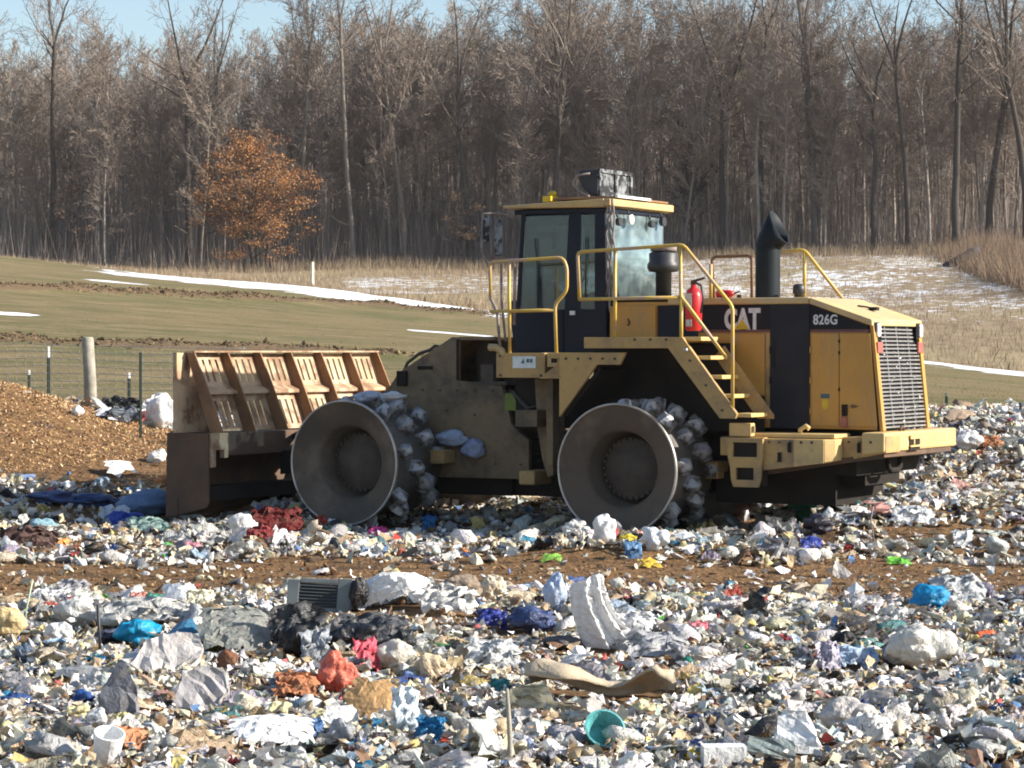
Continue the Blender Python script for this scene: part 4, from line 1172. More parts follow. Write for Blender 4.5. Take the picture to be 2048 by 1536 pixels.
for i, (pu, y, H, r0, fk, ld, ln, tone, lab) in enumerate(notable):
    tm = tree_meshes(100 + i, BARKS[tone], TWIGS[i % 4], H=H, r0=r0, fork=fk, lead=ld, lean=ln, limbs=9, dense=.64, spread=.5, low=.45, twig=.017)
    place_tree(tm, (pu - 1024) / FPX * y, y, random.uniform(-.3, .3), 1.0, lab, 'trees along the wood edge')
variants = []
for i in range(9):
    variants.append(tree_meshes(200 + i, [(.36, .315, .27), (.30, .26, .225), (.20, .17, .145)][i % 3], TWIGS[(i + 1) % 4], H=random.uniform(16, 21), r0=random.uniform(.09, .17), fork=random.uniform(.5, .72),
                                lead=random.choice((2, 3, 3)), limbs=15, dense=.82, spread=random.uniform(.34, .46), low=.14, twig=.017, lean=random.uniform(-.04, .04)))
rt = random.Random(5)
cnt = 0
for row, (y0, n) in enumerate(((225, 56), (233, 58), (241, 58), (250, 56), (262, 52))):
    for i in range(n):
        u_ = -.215 + .43 * (i + rt.uniform(-.5, 1.5)) / n
        y = y0 + rt.uniform(-5, 5) - max(0, u_) * 60
        pu = u_ * FPX + 1024
        place_tree(variants[rt.randrange(9)], u_ * y, y, rt.uniform(0, 6.28), rt.uniform(.80, 1.10) * (1.15 if -.09 < u_ < .115 else .98),
                   'slender grey-brown bare tree standing among many others in the wood', 'slender bare trees filling the wood')
        cnt += 1

# the further wood: reads as one mass
def woodland():
    Vs, Fs, Cs = [], [], []
    off = 0
    base = []
    for i in range(7):
        tr, big, fine, ends = gen_tree(300 + i, H=16, r0=.13, fork=.6, lead=3, limbs=7, dense=.30, spread=.42, low=.15, twig=.032)
        V1, F1 = seg_tubes(tr + big, 4); V2, F2 = seg_tubes(fine, 3)
        base.append((np.concatenate([V1, V2]), np.concatenate([F1, F2 + len(V1)])))
    r = np.random.default_rng(9)
    for k in range(290):
        u_ = r.uniform(-.235, .235); y = 266 + 110 * r.random() ** 1.2
        V, F = base[k % 7]
        a = r.uniform(0, 6.28); s = r.uniform(.8, 1.12)
        R_ = np.array([[math.cos(a), -math.sin(a), 0], [math.sin(a), math.cos(a), 0], [0, 0, 1]]) * s
        x = u_ * y
        z = float(ground_z(np.array([x]), np.array([y]))[0])
        Vs.append(V @ R_.T + np.array([x, y, z])); Fs.append(F + off); off += len(V)
        Cs.append(np.tile(np.array(TWIGS[k % 4]) * r.uniform(1.1, 1.45), (len(V), 1)))
    me = np_mesh('distant_woodland', np.concatenate(Vs), np.concatenate(Fs), np.concatenate(Cs))
    o = link_mesh('distant_woodland', me, MT['bark'])
    tag(o, 'mass of grey-brown leafless trees deep in the wood on the hill', 'woodland', kind='stuff')
woodland()

# leafy trees
def leafy(pu, y, H, W, seed, nleaf, cols, label, name='oak_tree', low=.08, base=.04):
    tr, big, fine, ends = gen_tree(seed, H=H, r0=.22 if H > 9 else .08, fork=.45, lead=3, limbs=20 if H > 9 else 7, dense=.75 if H > 9 else .4, spread=.95, low=low)
    P = np.array([list(e) for e in ends])
    k = W / 2 / np.percentile(np.abs(P[:, 0]), 92)
    kz = H / P[:, 2].max()
    S = np.array([k, k, kz])
    def sc(segs):
        a = np.array(segs, float); a[:, 0:3] *= S; a[:, 3:6] *= S; return a
    x = (pu - 1024) / FPX * y
    z = float(ground_z(np.array([x]), np.array([y]))[0])
    e = empty(name, (x, y, z)); tag(e, label, 'tree')
    V, F = seg_tubes(sc(tr), 8); me = np_mesh('trunk', V, F, bark_cols(len(V), BARKS[2], seed), smooth=True); link_mesh('trunk', me, MT['bark'], e)
    V, F = seg_tubes(sc(big + fine), 3); me = np_mesh('branches', V, F, bark_cols(len(V), BARKS[2], seed)); link_mesh('branches', me, MT['bark'], e)
    r = np.random.default_rng(seed)
    P = P * S
    P = P[P[:, 2] > H * base]
    # extra clusters low on the crown so that it reaches near the ground
    ext = []
    for _ in range(60 if H > 9 else 10):
        a = r.uniform(0, 6.28); rr = W * .5 * r.uniform(.3, .95); hz = H * r.uniform(.08, .45)
        ext.append((rr * math.cos(a), rr * math.sin(a), hz))
    P = np.concatenate([P, np.array(ext)])
    nc = max(40, nleaf // 26)
    cen = P[r.integers(0, len(P), nc)]
    env = 1 - (np.maximum(cen[:, 2] / H - .55, 0) / .5) ** 1.4
    keep = np.hypot(cen[:, 0], cen[:, 1]) < W * .56 * np.maximum(env, .12)
    cen = cen[keep]
    c = cen[r.integers(0, len(cen), nleaf)] + r.normal(0, 1, (nleaf, 3)) * np.array([.42, .42, .20]) * (1 if H > 9 else .6)
    c[:, 2] = np.maximum(c[:, 2], .3)
    nrm = r.normal(0, 1, (nleaf, 3)); nrm /= np.linalg.norm(nrm, axis=1, keepdims=True)
    s = np.cross(nrm, r.normal(0, 1, (nleaf, 3))); s /= np.linalg.norm(s, axis=1, keepdims=True); t = np.cross(nrm, s)
    sz = r.uniform(.06, .14, (nleaf, 1))
    V = np.stack([c - s * sz, c - t * sz * .6 + nrm * sz * .2, c + s * sz, c + t * sz * .6 + nrm * sz * .2], 1).reshape(-1, 3)
    F = np.arange(nleaf * 4).reshape(-1, 4)
    ci = np.array(cols)[r.integers(0, len(cols), nleaf)] * r.uniform(.75, 1.2, (nleaf, 1))
    me = np_mesh('crown', V, F, np.repeat(ci, 4, 0)); link_mesh('crown', me, MT['leaf'], e)
leafy(508, 214, 13.2, 9.2, 401, 14500, [(.48, .23, .09), (.40, .19, .085), (.54, .28, .11), (.27, .14, .075), (.46, .29, .16)], 'oak still full of dry orange leaves at the edge of the wood', base=.1)
leafy(1385, 222, 13, 3.6, 402, 650, [(.34, .20, .12), (.40, .20, .10)], 'thin tree with a few faded orange leaves right of the cab', 'young_tree', base=.5)
leafy(925, 219, 6.5, 3.4, 403, 700, [(.40, .28, .18), (.34, .22, .14)], 'small tan-leaved young beech left of the cab', 'young_tree')
leafy(145, 224, 9, 4.5, 404, 700, [(.30, .21, .15), (.34, .22, .14)], 'small tree with sparse faded tan leaves at the far left', 'young_tree')

# thin stems: undergrowth below the trees, brush, dry grass
def stems(name, x, y, h, wd, cols, mat, label, cat, lean=.25, zoff=0.0, rng=None):
    r = rng or np.random.default_rng(3)
    n = len(x)
    z = ground_z(x, y) - .03 + zoff
    a = r.uniform(0, 6.28, n)
    dx, dy = np.cos(a) * wd, np.sin(a) * wd
    lx, ly = r.normal(0, lean, n) * h, r.normal(0, lean, n) * h
    b0 = np.stack([x - dx, y - dy, z], 1); b1 = np.stack([x + dx, y + dy, z], 1)
    b2 = np.stack([x - dy, y + dx, z], 1)
    tp = np.stack([x + lx, y + ly, z + h], 1)
    V = np.stack([b0, b1, b2, tp], 1).reshape(-1, 3)
    i = np.arange(n)[:, None] * 4
    F = np.concatenate([i + np.array([[0, 1, 3]]), i + np.array([[1, 2, 3]]), i + np.array([[2, 0, 3]])], 0)
    ci = np.array(cols)[r.integers(0, len(cols), n)] * r.uniform(.75, 1.2, (n, 1))
    me = np_mesh(name, V, F, np.repeat(ci, 4, 0))
    o = link_mesh(name, me, mat)
    tag(o, label, cat, kind='stuff')
    return o
r = np.random.default_rng(21)
n = 30000
u_ = r.uniform(-.225, .225, n); y = 219 + 52 * r.random(n) ** 1.2 - np.maximum(u_, 0) * 30; 
stems('undergrowth', u_ * y, y, r.uniform(.6, 6.5, n) * r.random(n) ** .8, r.uniform(.010, .026, n), [(.26, .21, .18), (.31, .255, .22), (.19, .155, .135), (.36, .30, .25)], MT['bark'], 'thin leafless saplings and brush under the trees', 'undergrowth', .14)
n = 13000
u_ = r.uniform(-.225, .225, n); y = 224 + 60 * r.random(n)
stems('saplings', u_ * y, y, r.uniform(5, 13, n) * r.uniform(.5, 1, n), r.uniform(.018, .045, n), [(.36, .31, .27), (.31, .265, .23), (.42, .365, .32), (.22, .19, .165)], MT['bark'], 'crowded thin grey saplings filling the gaps between the trees', 'saplings', .045)
n = 34000
u_ = r.uniform(-.225, .225, n)
yc = np.interp(u_, [-.195, .195], [140, 95]); y = yc + 4 + (222 - yc) * r.random(n) ** 1.1
stems('dry_field_grass', u_ * y, y, r.uniform(.15, .55, n), r.uniform(.01, .03, n), [(.46, .36, .24), (.40, .30, .20), (.36, .26, .19), (.50, .41, .28)], MT['straw'], 'tall dry grass tufts standing over the snowy field', 'dry grass', .3)
n = 9000
u_ = r.uniform(-.225, .20, n); y = r.normal(213, 3.0, n) - np.maximum(u_, 0) * 40
stems('edge_grass', u_ * y, y, r.uniform(.3, 1.2, n), r.uniform(.015, .035, n), [(.34, .26, .17), (.28, .21, .145), (.38, .30, .2)], MT['straw'], 'pale dry grass along the foot of the wood', 'dry grass', .2)
n = 9000
u_ = r.normal(.187, .018, n); y = r.uniform(165, 200, n) - 20 * (u_ - .187) / .02
stems('brush_thicket', u_ * y, y, r.uniform(.5, 2.6, n) * np.exp(-((u_ - .19) / .03) ** 2), r.uniform(.012, .03, n), [(.27, .18, .12), (.32, .22, .15), (.20, .14, .10), (.36, .27, .18)], MT['bark'], 'brown leafless brush thicket at the right below the wood', 'brush', .35)
n = 16000
u_ = r.uniform(-.225, .225, n); yc = np.interp(u_, [-.195, .195], [140, 95]); y = 46.5 + (yc - 46.5) * r.random(n) ** 1.7
stems('short_grass', u_ * y, y, r.uniform(.03, .09, n), r.uniform(.006, .016, n), [(.24, .21, .09), (.32, .26, .14), (.20, .18, .075), (.36, .29, .17)], MT['straw'], 'short olive grass over the covered landfill slope', 'grass', .3)
n = 1500
yb = np.interp(np.linspace(-.2, .02, n), [-.195, -.1, -.01, .05], [95, 105, 121, 128])

# a dark fallen trunk in the brush at the right
px = at(1930, 535)
e = empty('fallen_trunk', px + Vector((0, 0, .2)), .2)
tag(e, 'dark fallen log with broken branches in the brush at the right', 'log')
f = MB(); f.tube([(-1.6, 0, -.1), (-.6, .1, .25), (.5, 0, .75), (1.0, .1, 1.05)], [.18, .32, .42, .36], 9); f.build('trunk', pmat('wet_dark_bark', (.035, .03, .032), (.06, .05, .05), 3, .8), e)
f = MB()
for k in range(9):
    a = random.uniform(-1.4, .9); f.tube([(a, 0, .2 + .3 * (a + 1.6) / 2), (a + random.uniform(-.9, .9), random.uniform(-.5, .5), random.uniform(.2, 1.5))], [.05, .015], 5)
f.build('branches', MT['hub'], e)

# ------------------------------------------------------------------ fence posts and wire
WOOD = pmat('weathered_post', (.36, .33, .27), (.24, .22, .18), 7, .9, bmp=.5)
GREENP = pmat('green_steel_post', (.03, .055, .045), (.045, .06, .05), 5, .6)
WIRE = pmat('galvanised_wire', (.34, .34, .33), None, 5, .5, metal=.3)
def post(pu, vt, vb, y, label, wood=False, cap='white', w=.02, dark=False):
    x = (pu - 1024) / FPX * y
    zt = 2 + (700 - vt) / FPX * y
    zb = float(ground_z(np.array([x]), np.array([y]))[0]) - .15
    e = empty('fence_post', (x, y, zb)); tag(e, label, 'fence post')
    h = zt - zb
    if wood:
        f = MB(); f.tube([(0.02, 0, 0), (.01, 0, h * .5), (-.03, 0, h - .03), (-.03, 0, h)], [.115, .105, .10, .085], 14); f.build('shaft', WOOD, e)
    else:
        f = MB(); f.box(-w, w, -.004, .004, 0, h * (.86 if cap else 1)); f.box(-.004, .004, -w * 1.4, -.004, 0, h * (.86 if cap else 1)); f.build('shaft', GREENP, e)
        if cap:
            f = MB(); f.box(-w, w, -.0045, .0045, h * .86, h); f.box(-.0045, .0045, -w * 1.4, -.0045, h * .86, h); f.build('painted_top', MT['white'] if cap == 'white' else MT['cap_green'], e)
    return e
MT['cap_green'] = pmat('faded_green_paint', (.30, .38, .26), None, 5, .7)
post(179, 674, 860, 44.5, 'thick weathered wooden fence post beside the mulch pile', wood=True)
post(97, 693, 800, 46, 'tall green steel fence post with a pale top behind the mulch pile', cap='white', w=.026)
post(58, 740, 790, 50, 'short steel fence post with a white top, leftmost behind the mulch pile', w=.026)
post(258, 745, 800, 48, 'short steel fence post with a white top behind the rubbish heap', w=.028)
post(281, 705, 892, 39.5, 'thin dark steel fence post just left of the compactor blade', cap=None, w=.02)
post(1893, 785, 850, 45, 'short steel fence post with a pale green top right of the compactor', cap='green', w=.024)
px = at(625, 574); e = empty('marker_post', px); tag(e, 'slim white marker post at the edge of the snowy field', 'marker post')
f = MB(); f.lathe_z([(0, .12), (.35, .12), (.36, .10), (1.55, .10), (1.6, .07)], (0, 0), 12); f.build('shaft', pmat('marker_paint', (.75, .70, .5), None, 3, .6), e)
# wire mesh running between the posts
fe_ = empty('wire_fence', (-7.5, 46, 0)); tag(fe_, 'sagging woven wire fence strung behind the mulch pile to the blade', 'fence')
xs = np.linspace(-9.6, -4.6, 22)
ysf = 45.6 + (xs + 7.2) * -.12
zg = ground_z(xs, ysf)
for k in range(10):
    f = MB(); hgt = .08 + .125 * k
    f.tube([(x - fe_.location.x, y_ - 46, z_ + hgt + .012 * math.sin(x * 2.2 + k)) for x, y_, z_ in zip(xs, ysf, zg)], .0055, 4)
    f.build('line_wire', WIRE, fe_)
f = MB()
for x in np.arange(-9.6, -4.6, .16):
    y_ = 45.6 + (x + 7.2) * -.12; z_ = float(ground_z(np.array([x]), np.array([y_]))[0])
    f.tube([(x - fe_.location.x, y_ - 46, z_ + .05), (x - fe_.location.x, y_ - 46, z_ + 1.21)], .004, 4, cap=False)
o = f.build('upright_wires', WIRE, fe_); o['kind'] = 'stuff'

# ------------------------------------------------------------------ loose rubbish
def ico(level):
    bm = bmesh.new(); bmesh.ops.create_icosphere(bm, subdivisions=level, radius=1)
    V = np.array([v.co[:] for v in bm.verts]); F = np.array([[v.index for v in f.verts] for f in bm.faces]); bm.free()
    return V, F
ICO = {k: ico(k) for k in (1, 2, 3, 4, 5)}
def crumple(level, seed, amp=.35, folds=7, jit=.06, flat=(1, .8, .5)):
    r = np.random.default_rng(seed)
    V, F = ICO[level]
    V = V.copy()
    rad_ = np.ones(len(V))
    for i in range(folds):
        d = r.normal(0, 1, 3); d /= np.linalg.norm(d)
        f = r.uniform(1.2, 5.0); ph = r.uniform(0, 6.28)
        w_ = r.normal(0, .4, 3)
        rad_ += amp / folds ** .5 * (np.abs(np.sin(V @ d * f + np.sin(V @ w_ * 3) + ph)) - .6) * (1.6 if f < 2.5 else .8)
    V = V * rad_[:, None] + r.normal(0, jit, V.shape)
    return V * np.array(flat) * .5, F
def sheet(n, seed, amp=.25, asp=1.0, curl=.0, rag=.08):
    r = np.random.default_rng(seed)
    g = np.linspace(-.5, .5, n)
    X, Y = np.meshgrid(g, g * asp)
    X = X.ravel().copy(); Y = Y.ravel().copy()
    Z = np.zeros_like(X)
    for i in range(9):
        a = r.uniform(0, 6.28); f = r.uniform(3, 15); ph = r.uniform(0, 6.28)
        Z += amp / 2.4 * (6 / f) ** .5 * np.abs(np.sin((X * math.cos(a) + Y * math.sin(a)) * f + ph)) * r.uniform(.3, 1)
    a = r.uniform(0, 6.28)
    s_ = X * math.cos(a) + Y * math.sin(a)
    Z += curl * s_ ** 2 * 2
    X += r.normal(0, rag / n * 2, len(X)); Y += r.normal(0, rag / n * 2, len(X)); Z += r.normal(0, amp * .10, len(X))
    # ragged outline
    edge = (np.abs(np.abs(X) - .5) < .1) | (np.abs(np.abs(Y) - .5 * asp) < .1)
    X = np.where(edge, X * r.uniform(.88, 1.05, len(X)), X); Y = np.where(edge, Y * r.uniform(.88, 1.05, len(X)), Y)
    i = (np.arange(n - 1)[:, None] * n + np.arange(n - 1)[None]).ravel()
    F = np.concatenate([np.stack([i, i + 1, i + n + 1], 1), np.stack([i, i + n + 1, i + n], 1)])
    return np.stack([X, Y, Z - Z.mean()], 1), F
def from_mb(m):
    bmesh.ops.recalc_face_normals(m.bm, faces=m.bm.faces[:])
    bmesh.ops.triangulate(m.bm, faces=m.bm.faces[:])
    m.bm.verts.index_update()
    V = np.array([v.co[:] for v in m.bm.verts]); F = np.array([[v.index for v in f.verts] for f in m.bm.faces]); m.bm.free()
    return V, F
def jitter(VF, s, seed):
    V, F = VF; r = np.random.default_rng(seed)
    return V + r.normal(0, s, V.shape), F
def box_t(a, b, c, seed, j=.03):
    return jitter(from_mb(MB().box(-a / 2, a / 2, -b / 2, b / 2, -c / 2, c / 2)), j, seed)
def lathe_t(prof, n=8, seed=0, j=.01):
    m = MB().lathe_z(prof, (0, 0), n); V, F = from_mb(m); V = V[:, [2, 0, 1]]; V = V - V.mean(0)
    return jitter((V, F), j, seed)
film_T = [crumple(2, 10 + i, .95, 16, .05, (1, random.uniform(.45, .8), random.uniform(.3, .55))) for i in range(3)] + [sheet(9 if i < 6 else 7, 30 + i, random.uniform(.3, .65), random.uniform(.35, 1.0), -random.uniform(0, .35)) for i in range(13)] + [sheet(6, 50 + i, .12, .22, .4) for i in range(3)]
box_T = [box_t(.9, .6, .35, 1), box_t(.8, .8, .06, 2, .05), box_t(1, .45, .03, 3, .05), box_t(.7, .3, .2, 4)]
paper_T = [crumple(2, 70 + i, .8, 12, .07, (1, .7, .5)) for i in range(3)] + [sheet(5, 80 + i, .4, random.uniform(.5, .9), .5) for i in range(9)] + [lathe_t([(-.4, .15), (.35, .24), (.4, .25)], 9, 5)]
hard_T = [lathe_t([(-.5, .10), (-.48, .17), (.15, .17), (.32, .06), (.5, .055)], 8, 6), lathe_t([(-.3, .17), (.3, .17)], 8, 7), box_t(1.4, .16, .06, 8, .02), box_t(.8, .5, .1, 9, .07), lathe_t([(-.9, .03), (0, .04), (.9, .03)], 5, 10, .02)] + [crumple(2, 90 + i, .35, 6, .07, (1, .7, .5)) for i in range(4)] + box_T
small_T = [jitter((ICO[1][0] * np.array([.5, .38, .25]), ICO[1][1]), .07, 100 + i) for i in range(1)]
oct_v = np.array([[1, 0, 0], [-1, 0, 0], [0, 1, 0], [0, -1, 0], [0, 0, 1], [0, 0, -1]], float) * .5
oct_f = np.array([[0, 2, 4], [2, 1, 4], [1, 3, 4], [3, 0, 4], [2, 0, 5], [1, 2, 5], [3, 1, 5], [0, 3, 5]])
small_T = [(oct_v * np.array([1, .7, .45]) + np.random.default_rng(k).normal(0, .1, (6, 3)), oct_f) for k in range(7)] + [jitter((ICO[1][0] * np.array([.5, .36, .24]), ICO[1][1]), .08, 140 + i) for i in range(2)] + [sheet(3, 120 + i, .45, .7, .3) for i in range(8)]
chip_T = [(oct_v * np.array([1, .4, .16]) + np.random.default_rng(k).normal(0, .05, (6, 3)), oct_f) for k in range(4)]

W_, LG, CR, TN, BR, DK, BK = (.84, .82, .79), (.53, .52, .50), (.68, .60, .44), (.44, .33, .21), (.19, .115, .065), (.09, .09, .095), (.022, .022, .026)
PAL_FILM = [((.84, .82, .78), 36), ((.74, .73, .71), 16), ((.55, .54, .52), 14), (CR, 12), ((.62, .65, .60), 6), ((.30, .30, .31), 8), (BK, 7), ((.05, .10, .30), 2.2), ((.03, .25, .45), .9), ((.34, .45, .58), 3), ((.12, .28, .28), 1.3), ((.08, .26, .11), .7), ((.48, .07, .06), 1.1), ((.58, .32, .28), 1.8), ((.62, .50, .18), 1.3), ((.42, .36, .46), .8), (TN, 7)]
PAL_PAPER = [(W_, 18), (CR, 26), (TN, 16), ((.55, .43, .28), 14), (LG, 10), (BR, 8), ((.62, .50, .46), 5), ((.60, .55, .28), 5), ((.50, .12, .08), 2), ((.15, .25, .45), 2)]
PAL_HARD = [(W_, 14), (LG, 14), (DK, 12), (BK, 8), (BR, 14), (TN, 14), (CR, 10), ((.05, .12, .40), 3), ((.60, .06, .04), 2), ((.10, .42, .08), 1.4), ((.70, .50, .05), 2.2), ((.75, .25, .05), 1)]
PAL_SMALL = [(W_, 32), (CR, 20), (TN, 15), (BR, 12), (LG, 15), ((.36, .33, .27), 12), (DK, 7), ((.55, .50, .36), 12), ((.5, .1, .1), 1), ((.1, .2, .4), 1.6), ((.35, .42, .40), 3), ((.60, .50, .18), 2)]
PAL_SOIL = [((.24, .14, .07), 30), ((.17, .095, .05), 26), ((.32, .20, .10), 18), ((.10, .06, .035), 14), ((.42, .30, .18), 6)]
PAL_MULCH = [((.56, .34, .17), 26), ((.47, .27, .13), 24), ((.64, .43, .24), 22), ((.30, .165, .085), 10), ((.70, .52, .32), 12), ((.50, .46, .14), 1)]

def pick_cols(pal, n, r):
    p = np.array([w_ for _, w_ in pal], float); p /= p.sum()
    c = np.array([c_ for c_, _ in pal])[r.choice(len(pal), n, p=p)]
    return np.clip(c * r.uniform(.8, 1.12, (n, 1)) * (1 + r.uniform(-.05, .05, (n, 3))), 0, .86)

def scatter(name, T, P, size, cols, mat, label, cat, seed, tilt=.5, zofs=.25, random_rot=.25, add=None, soft=False, squash=.78):
    """P (n,2) ground positions; every piece takes one template, one turn, one colour"""
    r = np.random.default_rng(seed)
    n = len(P)
    z = ground_z(P[:, 0], P[:, 1])
    which = r.integers(0, len(T), n)
    Vs, Fs, Cs, off = [], [], [], 0
    for k, (V, F) in enumerate(T):
        idx = np.nonzero(which == k)[0]
        m = len(idx)
        if not m: continue
        yaw = r.uniform(0, 6.28, m)
        wild = r.random(m) < random_rot
        tx = np.where(wild, r.uniform(-1.6, 1.6, m), r.normal(0, tilt, m)); ty = np.where(wild, r.uniform(-1.2, 1.2, m), r.normal(0, tilt, m))
        cz, sz, cx, sx, cy, sy = np.cos(yaw), np.sin(yaw), np.cos(tx), np.sin(tx), np.cos(ty), np.sin(ty)
        o_, z_ = np.ones(m), np.zeros(m)
        Rz = np.stack([np.stack([cz, -sz, z_], -1), np.stack([sz, cz, z_], -1), np.stack([z_, z_, o_], -1)], 1)
        Rx = np.stack([np.stack([o_, z_, z_], -1), np.stack([z_, cx, -sx], -1), np.stack([z_, sx, cx], -1)], 1)
        Ry = np.stack([np.stack([cy, z_, sy], -1), np.stack([z_, o_, z_], -1), np.stack([-sy, z_, cy], -1)], 1)
        M = Rx @ Ry @ Rz
        M[:, 2, :] *= squash
        s = size[idx]
        asp = r.uniform(.75, 1.3, (m, 1, 3))
        W3 = np.einsum('nij,nvj->nvi', M, V[None] * asp) * s[:, None, None]
        W3[:, :, 0] += P[idx, 0][:, None]; W3[:, :, 1] += P[idx, 1][:, None]
        lowz = W3[:, :, 2].min(1)
        W3[:, :, 2] += (z[idx] - lowz * (1 - zofs) * .9 - s * .06 + (add[idx] if add is not None else 0))[:, None]
        Vs.append(W3.reshape(-1, 3)); Fs.append((F[None] + (np.arange(m) * len(V))[:, None, None]).reshape(-1, 3) + off); off += m * len(V)
        Cs.append(np.repeat(cols[idx], len(V), 0))
    me = np_mesh(name, np.concatenate(Vs), np.concatenate(Fs), np.concatenate(Cs), smooth=soft)
    o = link_mesh(name, me, mat)
    tag(o, label, cat, kind='stuff')
    return len(me.polygons)

FOOT = []
def clear_of(x, y, gap):
    ok = np.ones(len(x), bool)
    for fx, fy, hw, hd in FOOT:
        ok &= ~((np.abs(x - fx) < hw * .95) & (y > fy - hd - gap) & (y < fy + hd))
    return ok

def region(n, r, ya, yb, margin=1.0, ulo=-.2, uhi=.2, dens=None, gap=.45):
    out = []
    while sum(len(a) for a in out) < n:
        y = np.sqrt(r.uniform(ya ** 2, yb ** 2, n)); u_ = r.uniform(ulo - margin / y, uhi + margin / y); x = u_ * y
        k = np.ones(n, bool) if dens is None else r.random(n) < dens(x, y)
        if dens is not None: k &= clear_of(x, y, gap)
        out.append(np.stack([x[k], y[k]], 1))
    return np.concatenate(out)[:n]

def in_machine(x, y):
    a = rad(-29); dx, dy = x - MX, y - MY
    p = dx * math.cos(a) + dy * math.sin(a); q = -dx * math.sin(a) + dy * math.cos(a)
    w_ = ((np.abs(p) < .62) | (np.abs(p + 3.7) < .62)) & (((q > .0) & (q < 1.2)) | ((q > 2.7) & (q < 3.9)))
    return w_ | ((p > -6.1) & (p < -5.4) & (q > -.3) & (q < 4.2))

def d_near(x, y):
    e1 = 20.5 + .35 * sins(x, y * 0, 1.5, 31)
    return np.where(y < e1, 1.0, np.where(y < e1 + .8, .12, .012))
def d_mid(x, y):
    lo = 25.2 + .35 * sins(x, y * 0, 1.7, 32)
    hi = np.where(x > 4.0, 46.3, np.where(x < -3.8, 35.0 + .4 * sins(x, y * 0, 2, 33), 36.5))
    d = smooth(-.5, .4, y - lo) * smooth(1.0, -.6, y - hi)
    d = np.maximum(d, 1.0 * np.exp(-(((x + 6.0) / 1.0) ** 2 + ((y - 42.8) / 1.7) ** 2) * 1.3))
    d = np.maximum(d, .8 * smooth(2.5, 4.0, x) * smooth(36, 38, y) * smooth(46.8, 45.8, y))
    return np.where(in_machine(x, y), 0, np.maximum(d, .008))

# ------------------------------------------------------------------ rubbish one can point to
def put(name, V, F, col, mat, label, cat, loc, rz=0, tilt=(0, 0), sink=.1, group=None, smooth_=False):
    me = np_mesh(name, V, F, np.tile(np.array(col), (len(V), 1)) if np.ndim(col) == 1 else col, smooth=smooth_ or mat == 'film')
    M = Euler((tilt[0], tilt[1], rz)).to_matrix()
    Vr = V @ np.array(M).T
    o = link_mesh(name, me, MT['filmh' if mat == 'film' else mat])
    h = Vr[:, 2].max() - Vr[:, 2].min()
    o.location = (loc[0], loc[1], loc[2] - Vr[:, 2].min() - h * sink)
    o.rotation_euler = (tilt[0], tilt[1], rz)
    FOOT.append((loc[0], loc[1], (Vr[:, 0].max() - Vr[:, 0].min()) / 2, min(.25, (Vr[:, 1].max() - Vr[:, 1].min()) / 2)))
    return tag(o, label, cat, group)
def mpp(v3): return v3.y / FPX
def bag(pu, pv, wpx, hpx, col, label, cat='plastic bag', mat='film', seed=None, lvl=4, depth=.8, amp=.5, name='plastic_bag', rz=0, sink=.04, folds=16, jit=.014):
    c = at(pu, pv); m = mpp(c)
    V, F = crumple(lvl, seed or int(pu * 7 + pv), amp, folds, jit, (1, 1, 1))
    V = V / (V.max(0) - V.min(0)) * np.array([wpx * m, wpx * m * depth, hpx * m * 1.2])
    return put(name, V, F, col, mat, label, cat, c + Vector((0, wpx * m * depth * .4, 0)), rz, (0, 0), sink)
def film(pu, pv, wpx, hpx, col, label, cat='plastic sheet', mat='film', seed=None, n=16, amp=.22, tilt=.9, name='plastic_sheet', rz=0, asp=1.0, curl=.3, sink=.06, rag=.3):
    """a crumpled sheet, tipped up towards the camera"""
    c = at(pu, pv); m = mpp(c)
    V, F = sheet(n, seed or int(pu * 3 + pv), amp, 1.0, 0, rag)
    V[:, 2] -= curl * 1.3 * (V[:, 0] ** 2 + V[:, 1] ** 2) + curl * .4 * V[:, 0] * abs(V[:, 0])
    L = hpx * m / max(.3, math.sin(abs(tilt)))
    V = V * np.array([wpx * m, L, max(wpx * m, L) * .8])
    return put(name, V, F, col, mat, label, cat, c + Vector((0, L * .3, 0)), rz, (tilt, 0), sink)
def slab(pu, pv, poly, t, col, label, cat, mat='hard', name='board', rz=0, tilt=(1.0, 0), sink=.05, jit=.006, sub=3):
    """irregular thick plate; poly in pixels about the centre"""
    c = at(pu, pv); m = mpp(c)
    mb = MB(); P = [(x * m, y_ * m) for x, y_ in poly]
    a = mb.verts([(x, y_, 0) for x, y_ in P]); b = mb.verts([(x, y_, t) for x, y_ in P])
    mb.bm.faces.new(a[::-1]); mb.bm.faces.new(b)
    for i in range(len(P)): mb.bm.faces.new((a[i], a[(i + 1) % len(P)], b[(i + 1) % len(P)], b[i]))
    bmesh.ops.triangulate(mb.bm, faces=mb.bm.faces[:])
    bmesh.ops.subdivide_edges(mb.bm, edges=mb.bm.edges[:], cuts=sub, use_grid_fill=True)
    V, F = from_mb(mb)
    r_ = np.random.default_rng(int(pu)); V = V + r_.normal(0, jit, V.shape)
    return put(name, V, F, col, mat, label, cat, c + Vector((0, .05, 0)), rz, tilt, sink)

